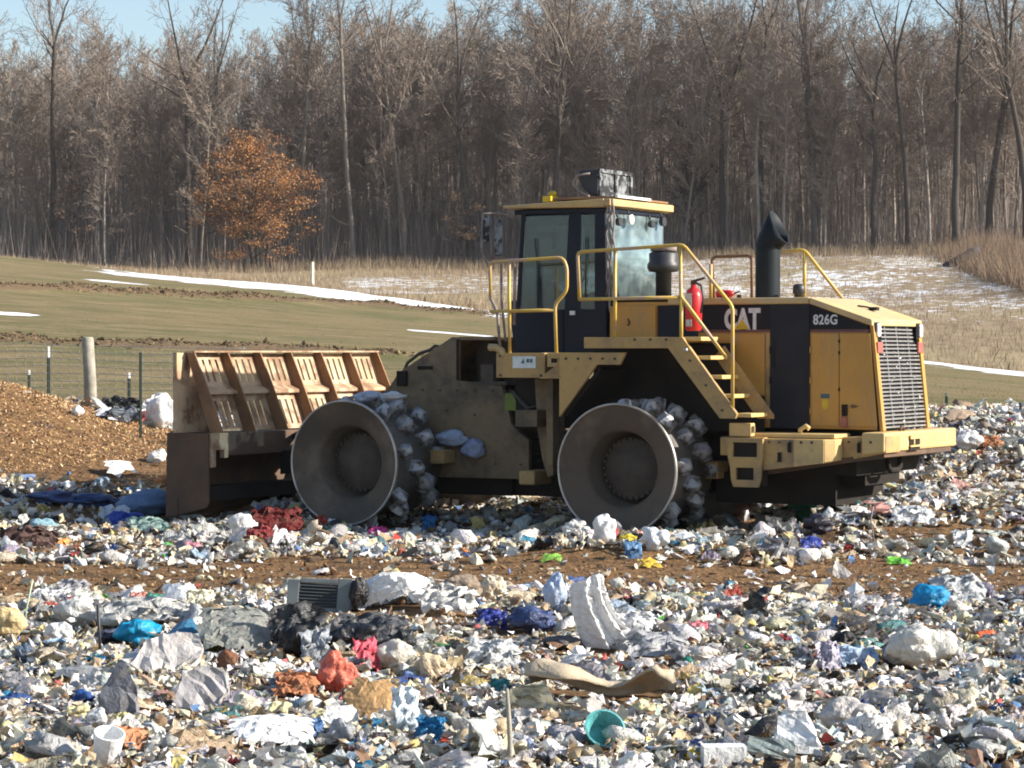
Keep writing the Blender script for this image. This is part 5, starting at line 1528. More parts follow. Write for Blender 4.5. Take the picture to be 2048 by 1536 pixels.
CY = (.01, .36, .62)
c = at(1200, 1305); m = mpp(c)
nu, nv = 30, 34; g = []
rr = np.random.default_rng(4)
for a_ in range(nv):
    t = a_ / (nv - 1)
    cxp = -40 + 22 * t + 75 * t ** 2.2; cz = 148 * (1 - t) + 4; hw = 44 + 26 * t - 12 * math.sin(t * 3.1)
    for b_ in range(nu):
        s_ = b_ / (nu - 1) * 2 - 1
        fold = .026 * math.sin(s_ * 11 + t * 3.5 + .6 * math.sin(t * 7)) + .012 * math.sin(s_ * 23 + t * 5)
        depth = (1 - s_ * s_) * hw * .75 * m + fold * (.5 + t)
        g.append(((cxp + s_ * hw + 18 * t * s_) * m + rr.normal(0, .002), -depth + rr.normal(0, .004), max(-.05, (cz + 10 * math.sin(s_ * 2.3 + 1) * (1 - t) - 8 * s_ * t) * m + rr.normal(0, .003))))
i_ = (np.arange(nv - 1)[:, None] * nu + np.arange(nu - 1)[None]).ravel()
F = np.concatenate([np.stack([i_, i_ + 1, i_ + nu + 1], 1), np.stack([i_, i_ + nu + 1, i_ + nu], 1)])
put('plastic_sheet', np.array(g), F, (.85, .84, .83), 'film', 'large white pleated plastic sheet standing upright in the foreground', 'plastic sheet', c, .65, (0, 0), .05)
film(1255, 1312, 110, 70, (.82, .82, .81), 'white sheet trailing down right from the standing white sheet', n=18, amp=.2, tilt=.6, rz=-.4)
bag(1112, 1226, 50, 70, (.50, .60, .78), 'pale blue plastic scrap against the left of the standing white sheet', 'plastic scrap', name='plastic_scrap', amp=.5)
film(1310, 1325, 120, 45, (.42, .43, .45), 'grey folded film right of the standing white sheet', tilt=.5, amp=.12, mat='film')
bag(275, 1296, 100, 48, CY, 'bright blue plastic bag on the left beside the black rod', seed=11, amp=.6, folds=18)
bag(1862, 1228, 88, 50, (.01, .30, .60), 'bright blue plastic bag at the right end of the brown track', seed=12, amp=.6, folds=18)
film(1925, 1212, 110, 48, (.50, .52, .53), 'translucent grey film behind the right-hand blue bag', tilt=.45, amp=.15)
bag(1970, 1206, 50, 34, (.14, .13, .20), 'small dark violet bag right of the grey film', amp=.4)
# carpet roll
c = at(1200, 1400); m = mpp(c)
f = MB()
FOOT.append((c.x, c.y + .1, 150 * m, .25)); e = empty('carpet_roll', c + Vector((0, 0, .03)), rad(-6)); tag(e, 'crumpled tan carpet piece lying across the foreground', 'carpet')
nn = 26; rows = []
rr = random.Random(3)
for i in range(nn):
    t = i / (nn - 1); x = (-150 + 300 * t) * m
    w0 = (.20 + .07 * math.sin(t * 9)) * (1 if t < .9 else .8)
    row = []
    for j in range(11):
        s = j / 10
        ang = -0.3 + s * (2.6 + .5 * math.sin(t * 7))
        rad_ = w0 * (.55 + .12 * math.sin(t * 11 + s * 4)) + rr.gauss(0, .004)
        row.append((x + rr.gauss(0, .004), math.cos(ang) * rad_ * 1.4, max(-.02, math.sin(ang) * rad_) + .03 * math.sin(t * 8) - .05 * t + .05))
    rows.append(f.verts(row))
for a, b in zip(rows, rows[1:]):
    for j in range(10): f.bm.faces.new((a[j], a[j + 1], b[j + 1], b[j])).smooth = True
o = f.build('pile', pmat('tan_carpet', (.46, .38, .27), (.38, .31, .22), 9, .95, dirt=(.26, .21, .15), bmp=.6), e); mo = o.modifiers.new('s', 'SOLIDIFY'); mo.thickness = .015; mo.offset = -1
# broken grey slabs
slab(350, 1345, [(-88, -25), (-60, 30), (-20, 42), (40, 44), (52, 10), (40, -30), (-10, -40), (-60, -38)], .03, (.60, .56, .53), 'pale grey broken board leaning in the left foreground', 'broken board', name='broken_board', tilt=(1.0, 0), jit=.007)
slab(410, 1425, [(-62, -50), (-50, 28), (-10, 48), (34, 40), (46, -5), (20, -55)], .03, (.38, .36, .36), 'darker grey broken board just right of the pale one', 'broken board', name='broken_board', tilt=(.95, .1), jit=.008)
slab(238, 1440, [(-42, -60), (-38, 0), (0, 58), (30, 8), (38, -60)], .03, (.15, .155, .18), 'dark slate-coloured broken board standing at the left end', 'broken board', name='broken_board', tilt=(1.35, 0), jit=.006)
bag(452, 1350, 44, 42, (.17, .07, .035), 'rust-brown rag beside the grey boards', 'rag', 'paper', name='rag', amp=.4)
film(165, 1362, 110, 16, (.34, .35, .35), 'narrow grey plank lying left of the slate-coloured board', 'plank', 'hard', name='plank', n=6, amp=.02, tilt=.25, rz=-.3)
# red and orange
bag(668, 1388, 82, 74, (.78, .20, .13), 'bright coral-red plastic bag in the left centre foreground', seed=21, amp=.65, folds=20)
film(735, 1350, 60, 62, (.68, .10, .14), 'pinkish-red strip of plastic standing beside the coral bag', tilt=1.2, rz=.5, n=10)
film(590, 1398, 90, 40, (.42, .17, .08), 'rusty orange cloth left of the coral bag', 'rag', 'paper', name='rag', tilt=.5)
film(740, 1452, 92, 78, (.50, .30, .135), 'flattened brown cardboard below the coral bag', 'cardboard', 'paper', name='cardboard', tilt=.95, amp=.06, rz=-.15, n=8)
film(812, 1478, 60, 95, (.70, .80, .86), 'white and light blue wrapper standing right of the cardboard', 'wrapper', name='wrapper', tilt=1.2, rz=.2, n=12)
film(855, 1490, 62, 50, (.01, .16, .36), 'deep blue wrapper beside the white and light blue one', 'wrapper', name='wrapper', tilt=1.0, rz=-.5)
bag(790, 1345, 90, 55, (.76, .72, .62), 'cream padded bag right of the pinkish-red strip', 'plastic bag', amp=.3)
bag(865, 1365, 75, 48, (.58, .45, .30), 'tan crumpled paper bag right of the cream bag', 'paper bag', 'paper', name='paper_bag', amp=.4)
film(240, 1500, 100, 30, (.52, .24, .12), 'rusty brown sheet low in the left foreground', 'rag', 'paper', name='rag', tilt=.4, rz=.2)
bag(192, 1468, 44, 42, (.72, .74, .74), 'whitish round crumpled wrapper under the slate board', 'wrapper', name='wrapper')
bag(238, 1462, 38, 30, (.66, .56, .24), 'yellow foam lump beside the round white wrapper', 'foam lump', 'paper', name='foam_lump')
# cups
def lathe_obj(name, pu, pv, prof, col, mat, label, cat, tilt=(0, 0), rz=0, scale=1.0, n=20, sink=.1):
    c = at(pu, pv)
    mb = MB().lathe_z([(a * scale, b * scale) for a, b in prof], (0, 0), n)
    V, F = from_mb(mb)
    return put(name, V, F, col, mat, label, cat, c + Vector((0, .05, 0)), rz, tilt, sink, smooth_=False)
lathe_obj('bucket', 205, 1535, [(0, .055), (.17, .075), (.172, .068), (.02, .05)], (.84, .85, .85), 'hard', 'white plastic cup standing at the bottom left edge', 'cup', (.35, .2))
lathe_obj('plastic_tub', 1200, 1500, [(0, .07), (.115, .10), (.12, .108), (.122, .098), (.02, .06)], (.10, .37, .38), 'hard', 'teal plastic tub tipped over at the bottom centre', 'tub', (.9, .35))
lathe_obj('bottle', 1958, 1283, [(0, .03), (.01, .036), (.12, .036), (.16, .015), (.20, .015)], (.70, .12, .03), 'hard', 'small orange-red bottle lying at the right', 'bottle', (0, 1.45), .2, .85, 12)
film(1800, 1132, 45, 11, (.18, .62, .06), 'bright green plastic strip on the track at the right', 'plastic scrap', name='plastic_scrap', tilt=.5, n=8)
film(1322, 1258, 30, 20, (.12, .55, .05), 'bright green plastic piece right of the standing white sheet', 'plastic scrap', name='plastic_scrap', tilt=.9, rz=.5, n=8)
film(1105, 1128, 34, 10, (.30, .60, .10), 'lime green scrap on the near edge of the middle band', 'plastic scrap', name='plastic_scrap', tilt=.5, n=6)
film(1398, 1270, 38, 22, (.62, .18, .22), 'small pinkish-red wrapper in the centre right foreground', 'wrapper', name='wrapper', tilt=.7, n=8)
bag(1388, 1530, 30, 24, (.80, .55, .01), 'small bright yellow sponge at the bottom right of centre', 'sponge', 'paper', name='sponge', lvl=2)
c = at(1448, 1534); mb = MB().box(-.105, .105, -.05, .05, 0, .10); V, F = from_mb(mb)
put('foam_block', V, F, (.84, .84, .82), 'hard', 'white rectangular foam block at the bottom right of centre', 'foam block', c, .1, (.05, 0), .05)
slab(1590, 1512, [(-38, -40), (-30, 30), (-10, 52), (25, 40), (48, -10), (60, -45)], .04, (.85, .85, .84), 'large white broken foam panel at the bottom right', 'foam panel', name='foam_slab', tilt=(1.1, 0), rz=-.2)
slab(1545, 1528, [(-50, -18), (-46, 16), (46, 20), (50, -16)], .02, (.16, .20, .20), 'dark grey board beside the large white foam panel', 'board', tilt=(1.0, .2))
bag(1392, 1460, 44, 26, (.02, .03, .10), 'small navy blue bag in the lower right centre', seed=31)
film(1435, 1448, 60, 14, (.05, .07, .12), 'navy film trailing right from the small navy bag', tilt=.4, n=8)
bag(1845, 1345, 150, 78, (.72, .69, .62), 'large pale translucent bag bulging at the right', seed=41, amp=.35, lvl=5, folds=22)
bag(1795, 1338, 56, 44, (.22, .24, .30), 'blue-grey bag half under the large pale bag', seed=42)
bag(1700, 1472, 125, 62, (.60, .56, .53), 'large greyish bag in the lower right foreground', seed=43, amp=.35, lvl=5, folds=22)
film(1745, 1492, 90, 40, (.84, .82, .79), 'white film lying over the large greyish bag', tilt=.6, n=14)
bag(1690, 1300, 54, 32, (.012, .012, .016), 'black bag sunk in the rubbish at the right', seed=44)
film(1712, 1340, 100, 34, (.38, .48, .62), 'faded blue cloth below the sunken black bag', 'cloth', 'paper', name='cloth', tilt=.6)
film(1660, 1345, 50, 55, (.50, .46, .55), 'lilac-grey film left of the faded blue cloth', tilt=.9)
bag(1780, 1385, 70, 26, (.82, .82, .85), 'small white fluffy wad below the large pale bag', 'wadding', 'paper', name='wadding', amp=.7)
# black and grey stuff, left of centre
c = at(632, 1225); m = mpp(c)
e = empty('vent_grille', c, -.15); e.rotation_euler = (-.18, .04, -.12); FOOT.append((c.x, c.y, 75 * m, .2)); tag(e, 'dark grey slatted vent panel standing at the edge of the brown track', 'vent panel')
GP = pmat('grey_moulded_plastic', (.17, .19, .19), (.13, .145, .15), 6, .5, dirt=(.3, .27, .22))
f = MB(); f.box(-62 * m, -38 * m, 0, .03, 0, 62 * m); f.box(40 * m, 70 * m, 0, .03, 0, 68 * m); f.box(-38 * m, 40 * m, 0, .03, 0, 8 * m); f.box(-38 * m, 40 * m, 0, .03, 56 * m, 66 * m); f.build('frame', GP, e, .006)
for k in range(7):
    f = MB(); z_ = (11 + k * 6.6) * m; f.loft([(-38 * m, 0, z_), (40 * m, 0, z_), (40 * m, .004, z_ + .002), (-38 * m, .004, z_ + .002)], [(-38 * m, .03, z_ + 3.2 * m), (40 * m, .03, z_ + 3.2 * m), (40 * m, .034, z_ + 3.4 * m), (-38 * m, .034, z_ + 3.4 * m)]); f.build('slat', GP, e)
f = MB(); f.box(-38 * m, 40 * m, .031, .04, 8 * m, 56 * m); f.build('backing', MT['rubber'], e)
bag(715, 1228, 40, 62, (.016, .016, .02), 'black plastic stump standing right of the slatted vent panel', 'plastic bag', seed=51, amp=.5)
film(470, 1308, 160, 76, (.27, .275, .25), 'large grey tarpaulin sheet left of the black bags', 'tarpaulin', 'paper', name='tarpaulin', tilt=.55, amp=.1, n=16)
film(560, 1285, 60, 70, (.84, .84, .84), 'thin white strip at the edge of the grey tarpaulin', tilt=1.0, asp=.3, rz=.9, n=8)
film(590, 1300, 110, 78, (.07, .073, .078), 'charcoal crumpled tarpaulin below the slatted vent panel', 'tarpaulin', 'film', name='tarpaulin', tilt=1.0, amp=.35, n=16)
bag(592, 1322, 76, 60, (.014, .015, .02), 'black bag under the charcoal tarpaulin', seed=52)
film(745, 1292, 140, 52, (.08, .085, .095), 'dark grey plastic bag stretched over the gap right of the charcoal tarpaulin', 'plastic bag', tilt=.6, amp=.2, n=16)
bag(712, 1306, 130, 50, (.016, .02, .03), 'black bag lying under the dark grey stretched bag', seed=53, depth=.5)
bag(808, 1305, 46, 40, (.03, .035, .04), 'black bag right of the dark grey stretched bag', seed=54)
film(628, 1330, 60, 66, (.36, .39, .42), 'blue-grey flap hanging below the black bags', tilt=1.1, n=10)
# white curved sheets right of it
film(800, 1225, 150, 48, (.84, .83, .81), 'white curved plastic panel behind the black bags', 'plastic panel', 'hard', name='panel_sheet', tilt=.7, amp=.12, curl=.9, n=14)
film(900, 1240, 110, 50, (.78, .76, .72), 'off-white torn sheeting right of the curved white panel', tilt=.7, amp=.25)
bag(920, 1206, 90, 48, (.26, .20, .15), 'brown sack at the near edge of the brown track', 'sack', 'paper', name='sack', seed=55, amp=.3)
bag(985, 1205, 60, 46, (.66, .56, .42), 'cream sack right of the brown sack', 'sack', 'paper', name='sack', seed=56)
bag(1060, 1275, 105, 50, (.05, .08, .20), 'navy blue bag left of the standing white sheet', seed=57, amp=.5)
film(985, 1262, 60, 30, (.03, .05, .30), 'royal blue film between the off-white sheeting and the navy bag', tilt=.7)
bag(1130, 1305, 90, 26, (.10, .095, .10), 'dark grey sack under the standing white sheet', 'sack', 'paper', name='sack', seed=58)
film(985, 1345, 110, 55, (.60, .62, .62), 'pale grey sheet left of the tan carpet', tilt=.7, amp=.2)
film(1000, 1388, 44, 22, (.06, .33, .34), 'small teal scrap at the left end of the tan carpet', 'plastic scrap', name='plastic_scrap', tilt=.8, n=8)
bag(1158, 1330, 30, 32, (.84, .84, .83), 'small white lump on top of the tan carpet', 'foam lump', 'hard', name='foam_lump', lvl=2, amp=.2)
bag(1375, 1340, 26, 22, (.03, .22, .16), 'small dark green scrap right of the tan carpet', 'plastic scrap', name='plastic_scrap', lvl=2)
# left edge
film(95, 1215, 80, 32, (.82, .81, .80), 'white plastic sheet near the left edge by the track', tilt=.6)
film(140, 1202, 66, 30, (.40, .40, .42), 'grey film just right of the left white sheet', tilt=.5)
bag(150, 1262, 90, 58, (.66, .66, .64), 'pale translucent bag left of the black rod', seed=61)
bag(112, 1290, 60, 36, (.80, .81, .80), 'white bag below the pale translucent bag', seed=62)
bag(12, 1285, 70, 60, (.62, .47, .24), 'ochre paper sack at the left edge', 'paper bag', 'paper', name='paper_bag', seed=63, amp=.3)
film(272, 1222, 36, 34, (.70, .32, .26), 'salmon pink wrapper beside the green scrap', 'wrapper', name='wrapper', tilt=.9)
film(305, 1218, 36, 26, (.06, .30, .22), 'small green sheet between the salmon wrapper and the white panel', 'plastic scrap', name='plastic_scrap', tilt=.8, n=8)
film(345, 1222, 58, 48, (.85, .85, .84), 'bright white panel beside the small green sheet', 'plastic panel', 'hard', name='panel_sheet', tilt=1.0, amp=.06, rz=-.4, n=8)
film(398, 1222, 60, 34, (.76, .70, .52), 'cream torn wrapper right of the bright white panel', 'wrapper', 'paper', name='wrapper', tilt=.8)
film(290, 1262, 190, 34, (.52, .52, .50), 'grey weathered sheet above the left blue bag', tilt=.35, amp=.1)
bag(45, 1332, 40, 38, (.09, .13, .20), 'slate blue bag near the left edge', seed=64)
bag(160, 1415, 54, 28, (.02, .09, .32), 'royal blue bag left of the slate-coloured board', seed=65)
bag(215, 1290, 62, 24, (.06, .07, .12), 'dark navy bag under the black rod', seed=66)
film(545, 1500, 170, 45, (.80, .81, .81), 'long white panel low in the left centre foreground', 'plastic panel', 'hard', name='panel_sheet', tilt=.5, amp=.06, rz=.15)
film(610, 1480, 70, 30, (.08, .17, .35), 'blue end of cloth on the long white panel', 'cloth', 'paper', name='cloth', tilt=.6)
bag(682, 1490, 60, 44, (.40, .41, .43), 'grey bag at the right end of the long white panel', seed=67)
for k, (a, b, c_) in enumerate(((560, 1445, 'yellow foam crumbs left of the brown cardboard'), (640, 1462, 'yellow foam crumbs nearest the brown cardboard'), (150, 1448, 'yellow foam crumbs left of the round white wrapper'), (1290, 1440, 'yellow foam crumb right of the teal tub'))):
    bag(a, b, 50, 34, (.70, .62, .36), c_, 'foam', 'paper', name='foam_crumbs', amp=.8, folds=16, seed=70 + k)
# sticks and rods
def stick(name, pu, pv, pts, r0, mat, label, cat):
    c = at(pu, pv); m = mpp(c)
    f = MB(); f.tube([(x * m, .0, -y_ * m) for x, y_ in pts], r0, 7)
    o = f.build(name, mat, None); o.location = c; return tag(o, label, cat)
stick('stick', 1018, 1536, [(0, 20), (2, -50), (0, -90), (-4, -155)], [.014, .013, .012, .008], WOOD, 'grey wooden stick standing upright at the bottom centre', 'stick')
stick('rod', 198, 1318, [(2, 12), (0, -50), (-4, -108)], [.011, .010, .009], MT['rubber'], 'thin black rod standing upright at the left', 'rod')
stick('plant_stalk', 52, 1270, [(-6, 6), (0, -50), (12, -105)], .006, pmat('pale_stalk', (.45, .55, .38), None, 4, .8), 'pale green plant stalk leaning at the left', 'plant stalk')
stick('metal_rod', 1750, 1090, [(0, 5), (-8, -50), (-3, -75)], .008, MT['cable'], 'thin bent wire standing in the rubbish right of the compactor', 'wire')
stick('splinter', 945, 1500, [(0, 6), (3, -30), (-2, -62)], [.035, .03, .012], WOOD, 'short splintered wood stump at the bottom centre left', 'wood')
# weeds
c = at(420, 1300); m = mpp(c); f = MB()
for k in range(70):
    a = random.uniform(0, 6.28); l = random.uniform(.04, .11); b = Vector((random.gauss(0, .09), random.gauss(0, .05), 0))
    tpt = b + Vector((math.cos(a) * l * .7, math.sin(a) * l * .7, l)); v = f.verts([b, b + Vector((.012, .004, 0)), tpt]); f.bm.faces.new(v)
o = f.build('weeds', pmat('weed_green', (.10, .11, .02), (.20, .18, .05), 9, .9)); o.location = c; tag(o, 'small tuft of green weeds above the pale grey broken board', 'weeds')

# around the machine
bag(482, 1078, 56, 44, (.82, .80, .78), 'white full bag on the ground left of the dark red cloth', seed=81, amp=.25)
film(556, 1072, 100, 46, (.13, .014, .014), 'dark red cloth lying in front of the front wheel', 'cloth', 'paper', name='cloth', tilt=.7, amp=.3, rz=.2)
film(520, 1084, 60, 24, (.20, .025, .028), 'smaller dark red cloth end beside the white full bag', 'cloth', 'paper', name='cloth', tilt=.6)
bag(290, 1040, 130, 50, (.14, .24, .42), 'large blue bag in the shade of the blade', seed=82, amp=.25)
bag(180, 1018, 120, 26, (.03, .07, .20), 'dark blue bag in the shade at the left', seed=83)
bag(100, 1012, 110, 26, (.06, .09, .22), 'navy film bag in the shade nearest the left edge', seed=84)
film(225, 1052, 60, 36, (.55, .62, .72), 'pale blue upright scrap at the edge of the shade', 'plastic scrap', name='plastic_scrap', tilt=1.1, n=8)
film(250, 1060, 70, 26, (.03, .09, .50), 'royal blue scrap at the edge of the shade', 'plastic scrap', name='plastic_scrap', tilt=.7, n=8)
bag(80, 1078, 70, 34, (.30, .48, .55), 'light teal bag at the left of the middle band', seed=85)
film(290, 1072, 90, 24, (.25, .38, .35), 'dull green film on the middle band', tilt=.4)
film(55, 1102, 110, 34, (.10, .055, .05), 'dark brown sack at the left of the middle band', 'sack', 'paper', name='sack', tilt=.7)
film(385, 1112, 30, 26, (.74, .30, .36), 'small pink scrap on the left of the middle band', 'plastic scrap', name='plastic_scrap', tilt=1.0, n=8)
film(755, 1080, 32, 22, (.66, .06, .30), 'magenta scrap in front of the wheels', 'plastic scrap', name='plastic_scrap', tilt=1.0, n=8)
bag(1212, 1096, 48, 58, (.84, .84, .84), 'white tied bag standing in front of the rear wheel', seed=86, amp=.45)
bag(1150, 1080, 50, 36, (.76, .75, .72), 'off-white bag left of the white tied bag', seed=87)
bag(1310, 1106, 60, 44, (.74, .78, .82), 'pale blue-white bag below the rear wheel', seed=88)
film(1268, 1122, 36, 34, (.12, .25, .45), 'blue scrap left of the pale blue-white bag', 'plastic scrap', name='plastic_scrap', tilt=1.0, n=8)
bag(1318, 1062, 34, 28, (.62, .02, .02), 'bright red scrap under the rear wheel', 'plastic scrap', name='plastic_scrap', seed=89)
film(1258, 1090, 36, 16, (.72, .56, .05), 'yellow wrapper in front of the rear wheel', 'wrapper', name='wrapper', tilt=.8, n=8)
film(1298, 1138, 44, 14, (.76, .52, .06), 'yellow wrapper at the edge of the brown track', 'wrapper', name='wrapper', tilt=.5, n=8)
film(955, 1062, 24, 22, (.62, .48, .16), 'ochre card piece in front of the gap between the wheels', 'card', 'paper', name='card', tilt=1.0, n=5)
film(858, 1066, 26, 34, (.03, .16, .40), 'blue scrap between the wheels at the edge of the shade', 'plastic scrap', name='plastic_scrap', tilt=1.1, n=8)
bag(1638, 1076, 66, 40, (.035, .035, .06), 'black bag right of the compactor on the middle band', seed=90)
film(1595, 1056, 66, 44, (.04, .24, .14), 'dark green bottle-like film right of the rear wheels', tilt=.9, rz=-.5, n=10)
film(1550, 1062, 80, 40, (.54, .50, .44), 'tan sheet left of the dark green film', tilt=.5, rz=-.4)
film(1540, 1050, 50, 30, (.10, .17, .14), 'dull green film under the rear bumper', tilt=.8, rz=-.5, n=8)
bag(1622, 1128, 44, 24, (.84, .80, .74), 'white foam box with brown stains on the right of the middle band', 'foam box', 'hard', name='foam_box', lvl=2, amp=.15)
bag(1650, 1126, 34, 22, (.80, .74, .66), 'smaller stained foam box beside the white one', 'foam box', 'hard', name='foam_box', lvl=2, amp=.15)
film(1622, 1104, 44, 24, (.04, .07, .36), 'royal blue scrap above the stained foam boxes', 'plastic scrap', name='plastic_scrap', tilt=1.0, n=8)
film(1545, 1098, 50, 18, (.03, .12, .20), 'dark teal film on the right of the middle band', tilt=.7, n=8)
film(1930, 1100, 40, 34, (.84, .84, .84), 'bright white scrap far right on the middle band', 'plastic scrap', name='plastic_scrap', tilt=1.0, n=8)
film(1830, 1058, 90, 30, (.62, .64, .66), 'pale grey film in the bank right of the compactor', tilt=.6)
film(1700, 1000, 60, 30, (.12, .12, .22), 'dark blue scrap under the counterweight', 'plastic scrap', name='plastic_scrap', tilt=.7, n=8)
film(1715, 985, 44, 26, (.70, .64, .46), 'cream scrap under the tow loop', 'plastic scrap', name='plastic_scrap', tilt=.8, n=8)
bag(1938, 905, 60, 40, (.84, .84, .84), 'white bag on top of the bank behind the counterweight', seed=91)
film(1985, 900, 50, 20, (.42, .18, .08), 'rusty cloth on top of the bank at the right', 'rag', 'paper', name='rag', tilt=.6)
film(1925, 846, 60, 18, (.44, .32, .22), 'brown board at the crest of the bank by the steel post', 'board', 'hard', name='board', tilt=.4, n=6, amp=.04)
# heap by the wooden post
bag(318, 862, 66, 66, (.84, .83, .82), 'large white bag on the heap behind the thin dark post', seed=92, amp=.6)
film(240, 828, 80, 26, (.014, .014, .016), 'black sheet on top of the heap by the wooden post', tilt=.6, amp=.25)
film(235, 846, 90, 18, (.10, .12, .15), 'dark grey sheet under the black sheet on the heap', tilt=.5)
film(300, 848, 60, 16, (.40, .04, .03), 'red scrap on the heap by the wooden post', 'plastic scrap', name='plastic_scrap', tilt=.6, n=8)
bag(155, 838, 26, 22, (.84, .84, .82), 'small white bag left of the wooden post', seed=93, lvl=2)
film(212, 842, 36, 14, (.84, .84, .84), 'white flat box on the heap right of the wooden post', 'box', 'hard', name='box', tilt=.6, n=5, amp=.04)
film(238, 955, 60, 22, (.82, .80, .76), 'white plank-like board lying before the mulch pile', 'board', 'hard', name='board', tilt=.5, rz=.4, n=6, amp=.04)
bag(315, 930, 40, 26, (.82, .80, .77), 'white bag against the left end of the blade', seed=94)
bag(322, 975, 32, 22, (.60, .26, .10), 'orange rag against the left end of the blade', 'rag', 'paper', name='rag', seed=95)

# plastic caught on the machine
def caught(p, q, z, w_, d_, h_, col, label, seed, name='plastic_bag'):
    V, F = crumple(3, seed, .5, 14, .02, (1, 1, 1)); V = V / (V.max(0) - V.min(0)) * np.array([w_, d_, h_])
    o = put(name, V, F, col, 'film', label, 'plastic bag', Vector(machine_pt(p, q, z)), rad(-29), (0, 0), 0)
    return o
caught(-2.92, 1.22, .80, .52, .2, .22, (.50, .58, .74), 'pale blue bag caught on the axle stop behind the front wheel', 111)
caught(-2.58, 1.22, .66, .34, .2, .26, (.40, .46, .66), 'second pale blue bag hanging behind the one on the axle stop', 112)
caught(-3.25, .42, 1.38, .34, .28, .12, (.78, .80, .82), 'white film caught on the top of the front wheel', 113)
caught(-3.62, .40, 1.36, .36, .26, .14, (.55, .60, .72), 'blue-white film on the crown of the front wheel', 114)

# ------------------------------------------------------------------ the uncountable rest, kept clear of the pieces above
r = np.random.default_rng(77)
tot = 0
# foreground band
P = region(3300, r, 11.2, 24.5, dens=d_near); tot += scatter('plastic_film_litter', film_T, P, np.clip(r.lognormal(-2.15, .42, len(P)), .05, .27), pick_cols(PAL_FILM, len(P), r), MT['film'], 'torn and crumpled plastic bags and film covering the foreground', 'rubbish', 1, .35, .2, soft=True)
P = region(4600, r, 11.2, 24.5, dens=d_near); tot += scatter('paper_litter', paper_T, P, np.clip(r.lognormal(-2.65, .4, len(P)), .035, .2), pick_cols(PAL_PAPER, len(P), r), MT['paper'], 'crushed paper and cardboard strewn through the foreground', 'rubbish', 2, .45, .15, soft=True)
P = region(2200, r, 11.2, 24.5, dens=d_near); tot += scatter('hard_litter', hard_T, P, np.clip(r.lognormal(-2.6, .4, len(P)), .04, .2), pick_cols(PAL_HARD, len(P), r), MT['hard'], 'broken plastic, wood and bottles mixed into the foreground', 'rubbish', 3, .6, .1)
P = region(27000, r, 11.2, 24.5, dens=d_near, gap=.05); tot += scatter('shredded_litter', small_T, P, np.clip(r.lognormal(-3.05, .38, len(P)), .02, .11), pick_cols(PAL_SMALL, len(P), r), MT['paper'], 'small shredded scraps between the bags in the foreground', 'rubbish', 4, .7, .15, .4, add=np.abs(r.normal(0, .025, len(P))))
P = region(850, r, 11.2, 22.0, dens=d_near, gap=.3); tot += scatter('plastic_film_litter', film_T[3:16], P, np.clip(r.lognormal(-1.5, .3, len(P)), .12, .36), pick_cols(PAL_FILM, len(P), r), MT['film'], 'wide torn sheets of plastic film lying flat in the foreground', 'rubbish', 13, .15, .0, soft=True, squash=.45)
# band round the machine and the bank at the right
P = region(3600, r, 24.6, 47, dens=d_mid); tot += scatter('plastic_film_litter', [crumple(2, 210 + i, .9, 14, .06, (1, .7, .5)) for i in range(5)] + film_T[3:16], P, np.clip(r.lognormal(-1.95, .40, len(P)), .07, .34), pick_cols(PAL_FILM, len(P), r), MT['film'], 'plastic bags and film lying around the compactor', 'rubbish', 5, .45, .2, soft=True)
P = region(3600, r, 24.6, 47, dens=d_mid); tot += scatter('paper_litter', paper_T, P, np.clip(r.lognormal(-2.25, .4, len(P)), .05, .28), pick_cols(PAL_PAPER, len(P), r), MT['paper'], 'paper and card lying around the compactor', 'rubbish', 6, .5, .15, soft=True)
P = region(1300, r, 24.6, 47, dens=d_mid); tot += scatter('hard_litter', hard_T, P, np.clip(r.lognormal(-2.25, .4, len(P)), .05, .25), pick_cols(PAL_HARD, len(P), r), MT['hard'], 'broken hard rubbish around the compactor', 'rubbish', 7, .6, .1)
P = region(17000, r, 24.6, 47, dens=d_mid, gap=.05); tot += scatter('shredded_litter', small_T, P, np.clip(r.lognormal(-2.6, .38, len(P)), .03, .18), pick_cols(PAL_SMALL, len(P), r), MT['paper'], 'small scraps around the compactor', 'rubbish', 8, .7, .15, .4, add=np.abs(r.normal(0, .03, len(P))))
P = region(520, r, 25.4, 46, dens=d_mid, gap=.3); tot += scatter('plastic_film_litter', film_T[3:16], P, np.clip(r.lognormal(-1.35, .3, len(P)), .15, .42), pick_cols(PAL_FILM, len(P), r), MT['film'], 'wide sheets of plastic film lying round the compactor', 'rubbish', 14, .15, .0, soft=True, squash=.45)
P = np.stack([r.normal(-5.85, .45, 420), r.normal(43.0, .9, 420)], 1); tot += scatter('plastic_film_litter', film_T, P, np.clip(r.lognormal(-1.7, .35, 420), .1, .4), pick_cols([((.84, .83, .80), 12), ((.70, .70, .68), 5), (CR, 3), ((.30, .33, .38), 1.5), ((.3, .05, .04), .5)], 420, r), MT['film'], 'whitish heap of bags and film behind the wooden post', 'rubbish', 16, .4, .2, soft=True, squash=.9)
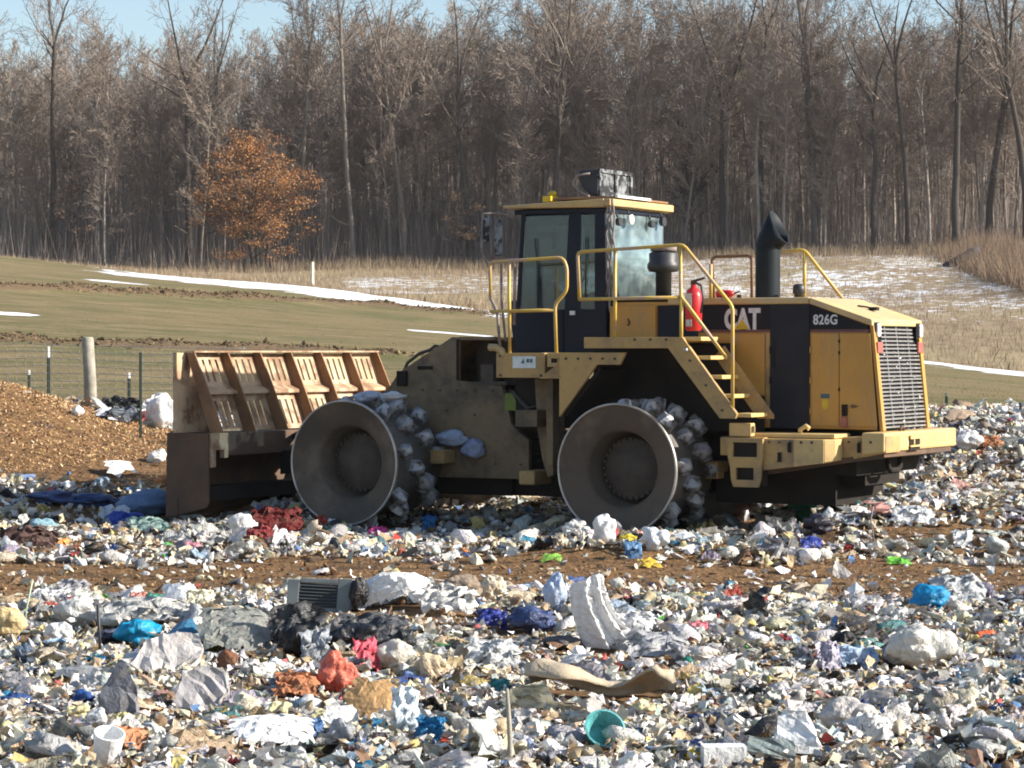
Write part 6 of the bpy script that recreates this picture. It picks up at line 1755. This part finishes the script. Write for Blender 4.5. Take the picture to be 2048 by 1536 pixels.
# brown cover soil and mulch pile
P = region(900, r, 20.4, 26.5, gap=.1); scatter('shredded_litter', small_T, P, np.clip(r.lognormal(-2.7, .5, 900), .03, .2), pick_cols(PAL_SMALL, 900, r), MT['paper'], 'odd scraps blown over the brown track', 'rubbish', 17, .4, .1, .4)
P = region(15000, r, 20.6, 27.0); tot += scatter('shredded_cover', chip_T, P, np.clip(r.lognormal(-3.3, .4, len(P)), .015, .09), pick_cols(PAL_SOIL, len(P), r), MT['chip'], 'shredded brown cover material on the track between the rubbish bands', 'mulch', 9, .6, .3, .3)
P = region(5000, r, 34.0, 41.5, 1.0, -.2, -.12); tot += scatter('shredded_cover', chip_T, P, np.clip(r.lognormal(-2.9, .4, len(P)), .02, .12), pick_cols(PAL_SOIL, len(P), r), MT['chip'], 'brown shredded cover around the foot of the mulch pile', 'mulch', 10, .6, .3, .3)
n = 19000
a = r.uniform(0, 6.28, n); q_ = np.sqrt(r.random(n)) * 1.25
P = np.stack([-8.6 + 2.9 * q_ * np.cos(a), 40.0 + 3.2 * q_ * np.sin(a)], 1)
tot += scatter('mulch_pile', chip_T, P, np.clip(r.lognormal(-3.05, .35, n), .02, .09), pick_cols(PAL_MULCH, n, r), MT['chip'], 'heap of orange-brown wood chips and dry leaves at the left', 'mulch pile', 11, .7, .2, .4)
print('litter tris', tot)

# clods along the berms
n = 2600
u_ = r.uniform(-.2, .0, n); yb = np.interp(u_, [-.195, -.1, -.05, -.01, .05], [95, 105, 112, 110, 108]); P = np.stack([u_ * yb, yb + r.normal(0, .7, n)], 1)
u2 = r.uniform(-.2, -.03, 1500); y2 = 64.5 + 14 * (u2 + .195); P2 = np.stack([u2 * y2, y2 + r.normal(0, .8, 1500)], 1)
scatter('turned_clods', small_T[:6], P2, np.clip(r.lognormal(-2.6, .45, 1500), .03, .2), pick_cols([((.15, .11, .055), 3), ((.22, .17, .09), 2), ((.09, .06, .035), 2)], 1500, r), MT['chip'], 'low line of dark clods and tufts across the slope behind the blade', 'earth', 15, .6, .2)
scatter('turned_clods', small_T[:6], P, np.clip(r.lognormal(-2.45, .45, n), .04, .22), pick_cols([((.16, .11, .06), 3), ((.22, .155, .085), 2), ((.11, .075, .05), 2)], n, r), MT['chip'], 'dark turned earth clods in a line across the grassy slope', 'earth', 12, .6, .2)
